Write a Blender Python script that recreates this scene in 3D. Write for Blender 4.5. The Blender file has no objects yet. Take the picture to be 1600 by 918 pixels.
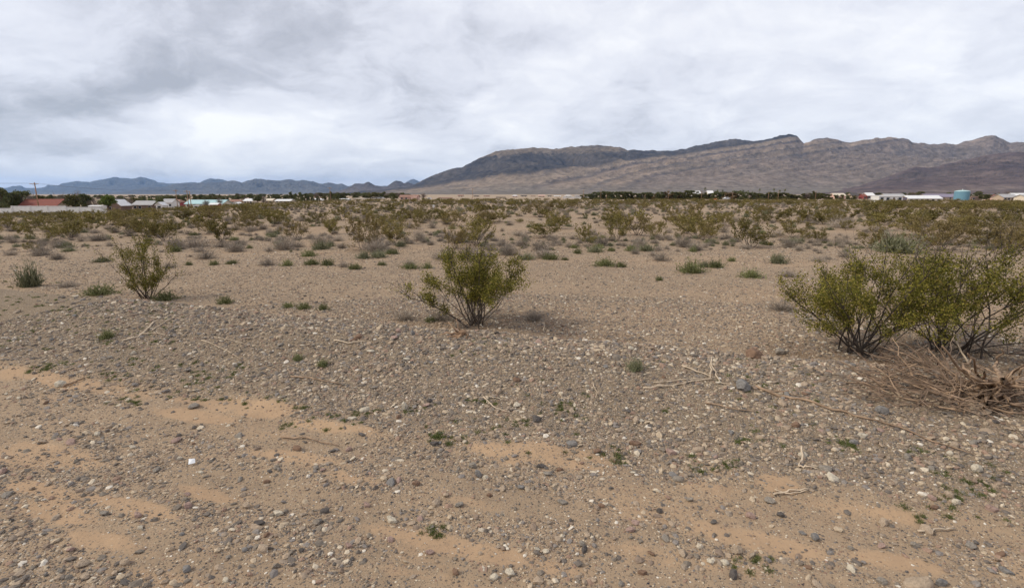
import bpy, math, random
import numpy as np
from mathutils import Vector, Matrix
R = math.radians
rng = np.random.default_rng(7)
random.seed(7)
sc = bpy.context.scene
col = sc.collection

# ------------------------------------------------------------------ camera
CH = 2.5                       # eye height
TH = math.atan(156 / 800)      # pitched down
FP = 800.0                     # focal length in pixels of a 1600 px wide picture
cs, sn = math.cos(TH), math.sin(TH)
cam_d = bpy.data.cameras.new('camera'); cam = bpy.data.objects.new('camera', cam_d); col.objects.link(cam)
cam_d.sensor_width = 36; cam_d.lens = 18; cam_d.clip_start = 0.1; cam_d.clip_end = 80000
cam.location = (0, 0, CH); cam.rotation_euler = (math.pi / 2 - TH, 0, 0)
sc.camera = cam

def new_nodes(tree):
    N = tree.nodes; N.clear(); L = tree.links
    def n(t, **kw):
        nd = N.new(t)
        for k, v in kw.items():
            if k == 'inp':
                for kk, vv in v.items(): nd.inputs[kk].default_value = vv
            else: setattr(nd, k, v)
        return nd
    return N, L, n
def ramp(nd, stops, interp='LINEAR'):
    cr = nd.color_ramp; cr.interpolation = interp
    while len(cr.elements) > 1: cr.elements.remove(cr.elements[-1])
    cr.elements[0].position = stops[0][0]; cr.elements[0].color = (*stops[0][1], 1)
    for p, c in stops[1:]:
        e = cr.elements.new(p); e.color = (*c, 1)

# ------------------------------------------------------------------ sky
SUN_EL, SUN_AZ = 40, -100      # degrees; azimuth clockwise from the view direction (+Y)
world = bpy.data.worlds.new('World'); sc.world = world; world.use_nodes = True
N, L, n = new_nodes(world.node_tree)
out = n('ShaderNodeOutputWorld'); bg = n('ShaderNodeBackground', inp={'Strength': 0.1}); L.new(bg.outputs[0], out.inputs[0])
sky = n('ShaderNodeTexSky', sky_type='NISHITA', sun_disc=False, sun_elevation=R(SUN_EL), sun_rotation=R(SUN_AZ), altitude=800)
tc = n('ShaderNodeTexCoord'); sep = n('ShaderNodeSeparateXYZ'); L.new(tc.outputs['Generated'], sep.inputs[0])
mz = n('ShaderNodeMath', operation='MAXIMUM', inp={1: 0.0}); L.new(sep.outputs[2], mz.inputs[0])
az_ = n('ShaderNodeMath', operation='ADD', inp={1: 0.32}); L.new(mz.outputs[0], az_.inputs[0])
dx = n('ShaderNodeMath', operation='DIVIDE'); dy = n('ShaderNodeMath', operation='DIVIDE')
L.new(sep.outputs[0], dx.inputs[0]); L.new(az_.outputs[0], dx.inputs[1]); L.new(sep.outputs[1], dy.inputs[0]); L.new(az_.outputs[0], dy.inputs[1])
P = n('ShaderNodeCombineXYZ'); L.new(dx.outputs[0], P.inputs[0]); L.new(dy.outputs[0], P.inputs[1])
# wobble the layer's coordinates so that cloud edges are ragged
wn = n('ShaderNodeTexNoise', inp={'Scale': 1.1, 'Detail': 7.0, 'Roughness': 0.6}); L.new(P.outputs[0], wn.inputs['Vector'])
ws = n('ShaderNodeVectorMath', operation='SUBTRACT', inp={1: (0.5, 0.5, 0.5)}); L.new(wn.outputs['Color'], ws.inputs[0])
wm = n('ShaderNodeVectorMath', operation='MULTIPLY', inp={1: (.55, .55, 0)}); L.new(ws.outputs[0], wm.inputs[0])
PW = n('ShaderNodeVectorMath', operation='ADD'); L.new(P.outputs[0], PW.inputs[0]); L.new(wm.outputs[0], PW.inputs[1])
mp = n('ShaderNodeMapping', inp={'Location': (3.1, 1.7, 0.4), 'Rotation': (0, 0, R(25)), 'Scale': (0.8, 1.1, 1)}); L.new(PW.outputs[0], mp.inputs[0])
n1 = n('ShaderNodeTexNoise', inp={'Scale': 0.9, 'Detail': 9.0, 'Roughness': 0.55, 'Distortion': 0.3}); L.new(mp.outputs[0], n1.inputs['Vector'])
mp2 = n('ShaderNodeMapping', inp={'Rotation': (0, 0, R(35)), 'Scale': (1.3, 1.9, 1)}); L.new(P.outputs[0], mp2.inputs[0])
n2 = n('ShaderNodeTexNoise', inp={'Scale': 1.3, 'Detail': 8.0, 'Roughness': 0.6, 'Distortion': 0.6}); L.new(mp2.outputs[0], n2.inputs['Vector'])
mixn = n('ShaderNodeMix', data_type='FLOAT', inp={0: 0.35}); L.new(n1.outputs[0], mixn.inputs[2]); L.new(n2.outputs[0], mixn.inputs[3])
# heavier cloud banks: (u, v) in the picture, radii in the cloud layer, depth
def sky_p(u, v):
    a, b = (u - 800) / FP, (459 - v) / FP
    d = Vector((a, cs + b * sn, b * cs - sn)).normalized()
    return d.x / (d.z + .32), d.y / (d.z + .32)
n3 = n('ShaderNodeTexNoise', inp={'Scale': 3.4, 'Detail': 8.0, 'Roughness': 0.62, 'Distortion': 0.35}); L.new(PW.outputs[0], n3.inputs['Vector'])
mix3 = n('ShaderNodeMix', data_type='FLOAT', inp={0: 0.40}); L.new(mixn.outputs[0], mix3.inputs[2]); L.new(n3.outputs[0], mix3.inputs[3])
con = n('ShaderNodeMath', operation='MULTIPLY_ADD', inp={1: 2.5, 2: -.75}); L.new(mix3.outputs[0], con.inputs[0])
acc = con.outputs[0]
for u, v, rx, ry, k in (
        (430, 118, 1.1, .7, -.25), (60, 208, 1.3, .5, -.38), (200, 40, 1.3, .6, -.10), (270, 212, .26, .28, -.20), (640, 165, .9, .6, -.10), (840, 60, .26, .15, -.16), (980, 80, .5, .3, -.06),
        (330, 188, .8, .38, .22), (30, 247, 1.6, .5, .26), (520, 205, 1.5, .7, .08), (1050, 130, 1.8, 1.0, .10), (1400, 120, 1.4, 1.0, .05)):
    px_, py_ = sky_p(u, v)
    s1 = n('ShaderNodeVectorMath', operation='SUBTRACT', inp={1: (px_, py_, 0)}); L.new(PW.outputs[0], s1.inputs[0])
    s2 = n('ShaderNodeVectorMath', operation='MULTIPLY', inp={1: (1.9 / rx, 2.2 / ry, 0)}); L.new(s1.outputs[0], s2.inputs[0])
    s3 = n('ShaderNodeVectorMath', operation='LENGTH'); L.new(s2.outputs[0], s3.inputs[0])
    s4 = n('ShaderNodeMapRange', interpolation_type='SMOOTHERSTEP', inp={1: 0.2, 2: 1.7, 3: k, 4: 0.0}); L.new(s3.outputs['Value'], s4.inputs[0])
    s5 = n('ShaderNodeMath', operation='ADD'); L.new(acc, s5.inputs[0]); L.new(s4.outputs[0], s5.inputs[1]); acc = s5.outputs[0]
crw = n('ShaderNodeValToRGB'); ramp(crw, [(0.10, (2.7, 2.78, 3.1)), (0.30, (3.6, 3.66, 4.05)), (0.46, (4.55, 4.62, 5.05)), (0.62, (5.2, 5.26, 5.62)), (0.9, (6.4, 6.38, 6.4))])
L.new(acc, crw.inputs[0])
mixc = n('ShaderNodeMix', data_type='RGBA', inp={0: 0.93}); L.new(sky.outputs[0], mixc.inputs[6]); L.new(crw.outputs[0], mixc.inputs[7])
L.new(mixc.outputs[2], bg.inputs[0])

# ------------------------------------------------------------------ sun (behind thin cloud) and exposure
sd = bpy.data.lights.new('sun', 'SUN'); sun = bpy.data.objects.new('sun', sd); col.objects.link(sun)
sd.energy = 1.5; sd.angle = R(11); sd.color = (1.0, 0.91, 0.76)
ce, se, ca, sa = math.cos(R(SUN_EL)), math.sin(R(SUN_EL)), math.cos(R(SUN_AZ)), math.sin(R(SUN_AZ))
sun.rotation_euler = Vector((ce * sa, ce * ca, se)).to_track_quat('Z', 'Y').to_euler()
vs = sc.view_settings; vs.view_transform = 'Standard'; vs.look = 'None'; vs.gamma = 1; vs.exposure = 0.8; vs.use_curve_mapping = False
sc.cycles.use_denoising = True
sc.cycles.max_bounces = 6; sc.cycles.diffuse_bounces = 3; sc.cycles.transmission_bounces = 3; sc.cycles.volume_bounces = 1

# ------------------------------------------------------------------ noise and ground height
def vnoise(x, y, seed=0):
    x = np.asarray(x, float); y = np.asarray(y, float)
    xi = np.floor(x).astype(np.int64); yi = np.floor(y).astype(np.int64); fx = x - xi; fy = y - yi
    def h(a, b):
        k = (a * 374761393 + b * 668265263 + seed * 1442695041) & 0xffffffff
        k = ((k ^ (k >> 13)) * 1274126177) & 0xffffffff
        k = ((k ^ (k >> 16)) * 2246822519) & 0xffffffff
        return ((k ^ (k >> 15)) & 0xffffff) / float(0xffffff)
    fx = fx * fx * fx * (fx * (fx * 6 - 15) + 10); fy = fy * fy * fy * (fy * (fy * 6 - 15) + 10)
    a = h(xi, yi); b = h(xi + 1, yi); c = h(xi, yi + 1); d = h(xi + 1, yi + 1)
    return a + (b - a) * fx + (c - a) * fy + (a - b - c + d) * fx * fy
def fbm(x, y, o=4, seed=0, g=.5):
    s = 0; a = 1; t = 0
    for i in range(o):
        s = s + a * vnoise(x, y, seed + i); t += a; a *= g; x = x * 2.03 + 11.3; y = y * 2.03 + 5.7
    return s / t
def sstep(a, b, x):
    t = np.clip((x - a) / (b - a), 0, 1); return t * t * (3 - 2 * t)
def tacross(x, y): return (y + .32 * x) / 1.05          # distance across the track's edge
def salong(x, y): return (x - .32 * y) / 1.05
def zg(x, y):
    x = np.asarray(x, float); y = np.asarray(y, float)
    t = tacross(x, y); s = salong(x, y); d = np.hypot(x, y)
    w = (fbm(s * .55, t * .2, 3, 5) - .5)
    tl = t + w * 1.0
    near = 1 - sstep(25, 70, d)
    z = .055 * sstep(4.35, 4.6, tl) + (.34 + .12 * (fbm(s * .4, 0 * s, 2, 9) - .5)) * sstep(4.6, 7.1, t + w * .5)
    z = z - .43 * sstep(7.2, 7.95, t + w * .4)
    z = z + (.05 * (fbm(s * 1.1, t * 1.4, 3, 21) - .5) * sstep(4.4, 5.5, t) * (1 - sstep(7.4, 8.4, t)))
    z = z + .05 * (fbm(s * .35, t * 1.3, 3, 31) - .5) * (1 - sstep(3.5, 4.6, t))
    z = z * near + near * .03 * (fbm(x * 2.2, y * 2.2, 3, 41) - .5) + near * .012 * (fbm(x * 9, y * 9, 2, 43) - .5)
    z = z + .5 * (fbm(x * .06, y * .06, 3, 51) - .5) * sstep(14, 40, d)
    sl = .0035 + (.020 - .0035) * (1 - sstep(-.85, -.2, x / np.maximum(np.abs(y), 1e-3)))
    z = z - sl * np.clip(d - 30, 0, 320)
    return z
def zs(x, y): return float(zg(np.array([x]), np.array([y]))[0])
def Zat(v, Y):                       # height seen at picture row v, Y metres ahead
    k = (459 - v) / FP; return CH + Y * (k * cs - sn) / (cs + k * sn)
def Xat(u, Y, z): return (u - 800) / FP * (Y * cs + (CH - z) * sn)
def spot(u, v):                      # the ground point seen at (u, v)
    a, b = (u - 800) / FP, (459 - v) / FP
    d = np.array([a, cs + b * sn, b * cs - sn])
    ts = np.geomspace(2, 900, 90)
    for _ in range(2):
        p = d[:, None] * ts; below = np.nonzero(CH + p[2] < zg(p[0], p[1]))[0]
        i = int(below[0]) if len(below) else len(ts) - 1
        t0, t1 = ts[max(i - 1, 0)], ts[i]; ts = np.linspace(t0, t1, 50)
    x, y = float(p[0, i]), float(p[1, i]); return x, y, zs(x, y)
def uv_of(x, y, z):
    dep = y * cs + (CH - z) * sn; up = y * sn + (z - CH) * cs
    return 800 + FP * x / dep, 459 - FP * up / dep

# ------------------------------------------------------------------ materials
def mat(name):
    m = bpy.data.materials.new(name); m.use_nodes = True
    N, L, n = new_nodes(m.node_tree)
    o = n('ShaderNodeOutputMaterial'); b = n('ShaderNodeBsdfPrincipled', inp={'Roughness': .9, 'Specular IOR Level': .15})
    L.new(b.outputs[0], o.inputs[0]); return m, N, L, n, b, o
def plain(name, c, rough=.8, var=.15, scale=3.0, metal=0.0):
    m, N, L, n, b, o = mat(name)
    tc = n('ShaderNodeTexCoord'); t = n('ShaderNodeTexNoise', inp={'Scale': scale, 'Detail': 4.0}); L.new(tc.outputs['Object'], t.inputs['Vector'])
    r = n('ShaderNodeValToRGB'); ramp(r, [(.3, tuple(x * (1 - var) for x in c)), (.7, tuple(min(1, x * (1 + var)) for x in c))])
    L.new(t.outputs[0], r.inputs[0]); L.new(r.outputs[0], b.inputs['Base Color']); b.inputs['Roughness'].default_value = rough; b.inputs['Metallic'].default_value = metal
    return m
def leafmat(name, stops, trans=.25, hue=.25, brown=0.0):
    m, N, L, n, b, o = mat(name)
    g = n('ShaderNodeNewGeometry'); r = n('ShaderNodeValToRGB'); ramp(r, stops); L.new(g.outputs['Random Per Island'], r.inputs[0])
    oi = n('ShaderNodeObjectInfo'); mr = n('ShaderNodeMapRange', inp={3: 1 - hue, 4: 1 + hue}); L.new(oi.outputs['Random'], mr.inputs[0])
    mu = n('ShaderNodeVectorMath', operation='SCALE'); L.new(r.outputs[0], mu.inputs[0]); L.new(mr.outputs[0], mu.inputs[3])
    L.new(mu.outputs[0], b.inputs['Base Color']); b.inputs['Roughness'].default_value = .6
    if brown:      # some plants are drier than others
        fr = n('ShaderNodeMath', operation='MULTIPLY', inp={1: 7.31}); L.new(oi.outputs['Random'], fr.inputs[0]); f2 = n('ShaderNodeMath', operation='FRACT'); L.new(fr.outputs[0], f2.inputs[0])
        f3 = n('ShaderNodeMapRange', inp={1: .35, 2: 1.0, 3: 0.0, 4: brown}); L.new(f2.outputs[0], f3.inputs[0])
        mb_ = n('ShaderNodeMix', data_type='RGBA'); L.new(f3.outputs[0], mb_.inputs[0]); L.new(mu.outputs[0], mb_.inputs[6]); mb_.inputs[7].default_value = (.27, .19, .10, 1); L.new(mb_.outputs[2], b.inputs['Base Color'])
    tr = n('ShaderNodeBsdfTranslucent'); L.new(mu.outputs[0], tr.inputs[0]); mx = n('ShaderNodeMixShader', inp={0: trans})
    L.new(b.outputs[0], mx.inputs[1]); L.new(tr.outputs[0], mx.inputs[2]); L.new(mx.outputs[0], o.inputs[0])
    return m
M = {}
M['creosote'] = leafmat('creosote_leaf', [(0, (.06, .062, .012)), (.35, (.135, .132, .022)), (.7, (.24, .215, .036)), (.9, (.36, .30, .065)), (1, (.33, .23, .08))])
M['creosote_far'] = leafmat('creosote_leaf_dusty', [(0, (.085, .078, .02)), (.5, (.17, .142, .038)), (.85, (.265, .215, .065)), (1, (.33, .255, .11))], .25, .3, .6)
M['stem'] = plain('dark_stem', (.075, .06, .05), .9, .35, 20)
M['tanstem'] = plain('tan_stem', (.22, .17, .13), .9, .3, 20)
M['dry'] = leafmat('dry_twig', [(0, (.13, .105, .085)), (.5, (.27, .225, .18)), (1, (.42, .36, .29))], .05, .25)
M['sage'] = leafmat('sage_leaf', [(0, (.11, .12, .06)), (.5, (.20, .20, .11)), (1, (.32, .30, .20))], .2, .2)
M['green'] = leafmat('weed_blade', [(0, (.09, .105, .035)), (.5, (.165, .175, .07)), (1, (.28, .265, .14))], .25, .3)
M['weed'] = leafmat('small_weed', [(0, (.075, .10, .025)), (.6, (.13, .16, .045)), (1, (.22, .22, .09))], .25, .2)
M['wood'] = plain('weathered_wood', (.29, .20, .132), .85, .45, 9)
M['drywood'] = plain('brown_twig', (.22, .155, .11), .9, .5, 7)
M['wood2'] = plain('bleached_wood', (.50, .40, .29), .85, .3, 14)
M['redwood'] = plain('reddish_root', (.27, .175, .11), .85, .4, 10)

def stonemat(name, stops, hue=.2):
    m, N, L, n, b, o = mat(name)
    oi = n('ShaderNodeObjectInfo'); r = n('ShaderNodeValToRGB'); ramp(r, stops, 'CONSTANT'); L.new(oi.outputs['Random'], r.inputs[0])
    tc = n('ShaderNodeTexCoord'); t = n('ShaderNodeTexNoise', inp={'Scale': 2.2, 'Detail': 5.0, 'Roughness': .65}); L.new(tc.outputs['Object'], t.inputs['Vector'])
    mr = n('ShaderNodeMapRange', inp={1: .3, 2: .7, 3: .72, 4: 1.25}); L.new(t.outputs[0], mr.inputs[0])
    mu = n('ShaderNodeVectorMath', operation='SCALE'); L.new(r.outputs[0], mu.inputs[0]); L.new(mr.outputs[0], mu.inputs[3]); L.new(mu.outputs[0], b.inputs['Base Color'])
    b.inputs['Roughness'].default_value = .85
    return m
GREYS = [(0, (0.198, 0.165, 0.131)), (0.16, (0.286, 0.226, 0.17)), (0.3, (0.152, 0.128, 0.108)), (0.4, (0.35, 0.267, 0.19)), (0.54, (0.235, 0.175, 0.13)), (0.66, (0.433, 0.342, 0.24)), (0.76, (0.226, 0.198, 0.176)), (0.84, (0.295, 0.198, 0.144)), (0.9, (0.534, 0.452, 0.342)), (0.95, (0.116, 0.102, 0.091)), (0.98, (0.627, 0.563, 0.47))]
M['gravel'] = stonemat('gravel_stone', GREYS)
for nm, c in (('grey', (.27, .235, .195)), ('bluegrey', (.225, .21, .195)), ('tan', (.40, .31, .225)), ('cream', (.56, .49, .38)), ('pink', (.36, .25, .205)), ('brown', (.22, .14, .095)), ('dark', (.115, .10, .09))):
    m, N_, L_, n_, b_, o_ = mat('stone_' + nm)
    tc = n_('ShaderNodeTexCoord'); t = n_('ShaderNodeTexNoise', inp={'Scale': 2.6, 'Detail': 6.0, 'Roughness': .7}); L_.new(tc.outputs['Object'], t.inputs['Vector'])
    r = n_('ShaderNodeValToRGB'); ramp(r, [(.25, tuple(x * .6 for x in c)), (.55, c), (.8, tuple(min(.8, x * 1.3) for x in c))]); L_.new(t.outputs[0], r.inputs[0])
    L_.new(r.outputs[0], b_.inputs['Base Color']); bp = n_('ShaderNodeBump', inp={'Strength': .4, 'Distance': .05}); L_.new(t.outputs[0], bp.inputs['Height']); L_.new(bp.outputs[0], b_.inputs['Normal'])
    M['stone_' + nm] = m

# ground: soil, sand and fine grit; the vertex attribute says where the soil is bare sand and where plant litter and shade painted in the dip darken it
m, N, L, n, b, o = mat('desert_soil'); M['ground'] = m
geo = n('ShaderNodeNewGeometry')
def gnoise(scale, detail, rough=.6, dist=0.0):
    t = n('ShaderNodeTexNoise', inp={'Scale': scale, 'Detail': detail, 'Roughness': rough, 'Distortion': dist}); L.new(geo.outputs['Position'], t.inputs['Vector']); return t
def mixrgb(f, a, c, mode='MIX'):
    x = n('ShaderNodeMix', data_type='RGBA', blend_type=mode)
    for s, i in ((f, 0), (a, 6), (c, 7)):
        if isinstance(s, (int, float)): x.inputs[i].default_value = s
        elif isinstance(s, tuple): x.inputs[i].default_value = (*s, 1)
        else: L.new(s, x.inputs[i])
    return x.outputs[2]
big = gnoise(.12, 5); mid_ = gnoise(1.4, 6, .65); fine = gnoise(28, 5, .7)
r1 = n('ShaderNodeValToRGB'); ramp(r1, [(.35, (.25, .178, .114)), (.5, (.33, .235, .149)), (.68, (.40, .282, .178))]); L.new(mid_.outputs[0], r1.inputs[0])
r2 = n('ShaderNodeValToRGB'); ramp(r2, [(.35, (.265, .20, .14)), (.65, (.345, .255, .172))]); L.new(big.outputs[0], r2.inputs[0])
soil = mixrgb(.5, r1.outputs[0], r2.outputs[0])
sandc = n('ShaderNodeValToRGB'); ramp(sandc, [(.3, (.36, .242, .150)), (.7, (.43, .292, .178))]); L.new(mid_.outputs[0], sandc.inputs[0])
bk = n('ShaderNodeAttribute', attribute_name='bank'); soil = mixrgb(bk.outputs['Fac'], soil, (.195, .152, .105))
at = n('ShaderNodeAttribute', attribute_name='sand'); am = n('ShaderNodeMath', operation='ADD'); L.new(at.outputs['Fac'], am.inputs[0])
fs = n('ShaderNodeMapRange', inp={1: .3, 2: .7, 3: -.4, 4: .4}); L.new(fine.outputs[0], fs.inputs[0]); L.new(fs.outputs[0], am.inputs[1])
amc = n('ShaderNodeClamp'); L.new(am.outputs[0], amc.inputs[0])
c1 = mixrgb(amc.outputs[0], soil, sandc.outputs[0])
# grit: cells with a colour each, at two sizes, sparse on the sand
def grit(scale, lo, hi):
    v = n('ShaderNodeTexVoronoi', feature='F1', inp={'Scale': scale, 'Randomness': 1.0}); L.new(geo.outputs['Position'], v.inputs['Vector'])
    sp = n('ShaderNodeSeparateColor'); L.new(v.outputs['Color'], sp.inputs[0])
    cr = n('ShaderNodeValToRGB'); ramp(cr, [(p, tuple(max(.03, .30 * a + (x - .30 * a) * 1.5) for x, a in zip(c, (1, .8, .6)))) for p, c in GREYS], 'CONSTANT'); L.new(sp.outputs[0], cr.inputs[0])
    dm = n('ShaderNodeMapRange', inp={1: lo, 2: hi, 3: 1.0, 4: 0.0}); L.new(v.outputs['Distance'], dm.inputs[0])
    gt = n('ShaderNodeMath', operation='GREATER_THAN', inp={1: .45}); L.new(sp.outputs[1], gt.inputs[0])
    mm = n('ShaderNodeMath', operation='MULTIPLY'); L.new(dm.outputs[0], mm.inputs[0]); L.new(gt.outputs[0], mm.inputs[1])
    inv = n('ShaderNodeMath', operation='SUBTRACT', inp={0: 1.0}); L.new(amc.outputs[0], inv.inputs[1])
    iv = n('ShaderNodeMath', operation='MULTIPLY_ADD', inp={1: .85, 2: .15}); L.new(inv.outputs[0], iv.inputs[0])
    m2 = n('ShaderNodeMath', operation='MULTIPLY'); L.new(mm.outputs[0], m2.inputs[0]); L.new(iv.outputs[0], m2.inputs[1])
    return cr.outputs[0], m2.outputs[0]
gc1, gm1 = grit(95, .30, .42); gc2, gm2 = grit(38, .28, .40); gc3, gm3 = grit(13, .26, .38)
# the largest cells only out on the flat, where no separate stones lie
gd = n('ShaderNodeVectorMath', operation='LENGTH'); L.new(geo.outputs['Position'], gd.inputs[0])
gdm = n('ShaderNodeMapRange', inp={1: 14.0, 2: 28.0, 3: 0.0, 4: .9}); L.new(gd.outputs['Value'], gdm.inputs[0])
gm3m = n('ShaderNodeMath', operation='MULTIPLY'); L.new(gm3, gm3m.inputs[0]); L.new(gdm.outputs[0], gm3m.inputs[1])
c2 = mixrgb(gm1, c1, gc1); c3 = mixrgb(gm2, c2, gc2); c3 = mixrgb(gm3m.outputs[0], c3, gc3)
lt = n('ShaderNodeAttribute', attribute_name='litter')  # plant litter, plus the shade painted into the soil behind the bank
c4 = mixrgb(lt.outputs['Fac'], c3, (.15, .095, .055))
# far flats: dusty plants too small to tell apart lie between the built ones
pl = n('ShaderNodeAttribute', attribute_name='plain'); c5 = mixrgb(pl.outputs['Fac'], c4, (.36, .275, .195))
L.new(c5, b.inputs['Base Color']); b.inputs['Roughness'].default_value = .95
hsum = n('ShaderNodeMath', operation='ADD'); L.new(gm1, hsum.inputs[0])
h2 = n('ShaderNodeMath', operation='MULTIPLY_ADD', inp={1: 2.0}); L.new(gm2, h2.inputs[0]); L.new(hsum.outputs[0], h2.inputs[2]); L.new(fine.outputs[0], hsum.inputs[1])
bp = n('ShaderNodeBump', inp={'Strength': .7, 'Distance': .006}); L.new(h2.outputs[0], bp.inputs['Height']); L.new(bp.outputs[0], b.inputs['Normal'])

# mountains: beds of rock by the attribute "strata"
def rockmat(name, stops, patch, pk=.35, scree=(.25, .215, .19), steep=(.10, .085, .078)):
    m, N, L, n, b, o = mat(name)
    g = n('ShaderNodeNewGeometry'); a = n('ShaderNodeAttribute', attribute_name='strata')
    def nz(sc_, d, r=.6):
        t = n('ShaderNodeTexNoise', inp={'Scale': sc_, 'Detail': d, 'Roughness': r}); L.new(g.outputs['Position'], t.inputs['Vector']); return t
    t1 = nz(.0022, 6); t2 = nz(.011, 7, .7)
    s = n('ShaderNodeMapRange', inp={1: .3, 2: .7, 3: -.020, 4: .020}); L.new(t1.outputs[0], s.inputs[0])
    s2 = n('ShaderNodeMapRange', inp={1: .3, 2: .7, 3: -.013, 4: .013}); L.new(t2.outputs[0], s2.inputs[0])
    ad = n('ShaderNodeMath', operation='ADD'); L.new(a.outputs['Fac'], ad.inputs[0]); L.new(s.outputs[0], ad.inputs[1])
    ad2 = n('ShaderNodeMath', operation='ADD'); L.new(ad.outputs[0], ad2.inputs[0]); L.new(s2.outputs[0], ad2.inputs[1])
    r = n('ShaderNodeValToRGB'); ramp(r, stops); L.new(ad2.outputs[0], r.inputs[0])
    sl = n('ShaderNodeAttribute', attribute_name='scree')
    mx = n('ShaderNodeMix', data_type='RGBA'); L.new(sl.outputs['Fac'], mx.inputs[0]); L.new(r.outputs[0], mx.inputs[6]); mx.inputs[7].default_value = (*scree, 1)
    pm = n('ShaderNodeMapRange', inp={1: .4, 2: .62, 3: 0.0, 4: pk}); L.new(t1.outputs[0], pm.inputs[0])
    m2 = n('ShaderNodeMix', data_type='RGBA'); L.new(pm.outputs[0], m2.inputs[0]); L.new(mx.outputs[2], m2.inputs[6]); m2.inputs[7].default_value = (*patch, 1)
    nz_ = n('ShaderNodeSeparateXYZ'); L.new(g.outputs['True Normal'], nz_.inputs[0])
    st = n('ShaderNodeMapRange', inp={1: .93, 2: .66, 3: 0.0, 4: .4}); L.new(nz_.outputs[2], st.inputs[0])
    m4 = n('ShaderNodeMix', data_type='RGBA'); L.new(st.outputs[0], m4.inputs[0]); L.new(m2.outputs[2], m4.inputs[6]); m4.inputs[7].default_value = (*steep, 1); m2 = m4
    vr = n('ShaderNodeMapRange', inp={1: .3, 2: .7, 3: .5, 4: 1.42}); L.new(t2.outputs[0], vr.inputs[0])
    mu = n('ShaderNodeVectorMath', operation='SCALE'); L.new(m2.outputs[2], mu.inputs[0]); L.new(vr.outputs[0], mu.inputs[3]); L.new(mu.outputs[0], b.inputs['Base Color'])
    bp = n('ShaderNodeBump', inp={'Strength': 1.0, 'Distance': 45.0}); L.new(t2.outputs[0], bp.inputs['Height']); L.new(bp.outputs[0], b.inputs['Normal'])
    b.inputs['Roughness'].default_value = 1.0; b.inputs['Specular IOR Level'].default_value = 0.0
    return m

# ------------------------------------------------------------------ mesh helpers
def link(name, me, parent=None, material=None):
    ob = bpy.data.objects.new(name, me); col.objects.link(ob)
    if material is not None and len(me.materials) == 0: me.materials.append(material)
    if parent is not None: ob.parent = parent
    return ob
def mesh_np(name, V, F, smooth=False):
    V = np.asarray(V, np.float32).reshape(-1, 3); F = np.asarray(F, np.int32); k = F.shape[1]
    me = bpy.data.meshes.new(name); me.vertices.add(len(V)); me.vertices.foreach_set('co', V.ravel())
    me.loops.add(F.size); me.loops.foreach_set('vertex_index', F.ravel())
    me.polygons.add(len(F)); me.polygons.foreach_set('loop_start', np.arange(0, F.size, k, dtype=np.int32))
    me.polygons.foreach_set('use_smooth', np.full(len(F), smooth)); me.update(calc_edges=True); return me
def attr(me, name, a):
    x = me.attributes.new(name, 'FLOAT', 'POINT'); x.data.foreach_set('value', np.asarray(a, np.float32).ravel())
class MB:
    def __init__(s): s.v = []; s.f = []
    def add(s, vs_, fs):
        k = len(s.v); s.v += [tuple(v) for v in vs_]; s.f += [tuple(i + k for i in f) for f in fs]; return s
    def box(s, x0, x1, y0, y1, z0, z1):
        return s.add([(x0, y0, z0), (x1, y0, z0), (x1, y1, z0), (x0, y1, z0), (x0, y0, z1), (x1, y0, z1), (x1, y1, z1), (x0, y1, z1)],
              [(0, 3, 2, 1), (4, 5, 6, 7), (0, 1, 5, 4), (1, 2, 6, 5), (2, 3, 7, 6), (3, 0, 4, 7)])
    def tube(s, pts, rad, sides=5):
        pts = [Vector(p) for p in pts]; vs_ = []; m_ = len(pts)
        for i, p in enumerate(pts):
            t = (pts[min(i + 1, m_ - 1)] - pts[max(i - 1, 0)]).normalized()
            a = t.cross(Vector((0, 0, 1)) if abs(t.z) < .9 else Vector((1, 0, 0))).normalized(); c = t.cross(a)
            r_ = rad[i] if hasattr(rad, '__len__') else rad
            for k in range(sides):
                g = 2 * math.pi * k / sides; vs_.append(p + (a * math.cos(g) + c * math.sin(g)) * r_)
        fs = [(i * sides + k, i * sides + (k + 1) % sides, (i + 1) * sides + (k + 1) % sides, (i + 1) * sides + k) for i in range(m_ - 1) for k in range(sides)]
        fs += [tuple(range(sides))[::-1], tuple(range((m_ - 1) * sides, m_ * sides))]
        return s.add(vs_, fs)
    def mesh(s, name, smooth=False):
        me = bpy.data.meshes.new(name); me.from_pydata(s.v, [], s.f); me.update()
        if smooth: me.polygons.foreach_set('use_smooth', [True] * len(me.polygons))
        return me
    def build(s, name, material, parent=None, smooth=False): return link(name, s.mesh(name, smooth), parent, material)
def empty(name, loc, rz=0, scale=(1, 1, 1)):
    e = bpy.data.objects.new(name, None); col.objects.link(e); e.location = loc; e.rotation_euler = (0, 0, rz); e.scale = scale; e.empty_display_size = .2; return e
def tag(o, label=None, cat=None, group=None, kind=None):
    if label: o['label'] = label
    if cat: o['category'] = cat
    if group: o['group'] = group
    if kind: o['kind'] = kind
    return o
def leaves(C, size, up=.4, aspect=.5, seed=0):
    """a small rhombic leaf (two triangles, folded along its midrib) at every point of C"""
    g = np.random.default_rng(seed); k = len(C)
    a = g.normal(size=(k, 3)); a[:, 2] += up; a /= np.linalg.norm(a, axis=1)[:, None]
    b_ = g.normal(size=(k, 3)); b_ -= a * (a * b_).sum(1)[:, None]; b_ /= np.linalg.norm(b_, axis=1)[:, None]
    nn = np.cross(a, b_); s = size * g.uniform(.6, 1.35, (k, 1))
    V = np.stack([C - a * s * .5, C + b_ * s * aspect * .5 + nn * s * .1, C + a * s * .5, C - b_ * s * aspect * .5 + nn * s * .1], 1)
    i = np.arange(k)[:, None] * 4; F = np.concatenate([i + [[0, 1, 2]], i + [[0, 2, 3]]], 0)
    return V.reshape(-1, 3), F
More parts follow.
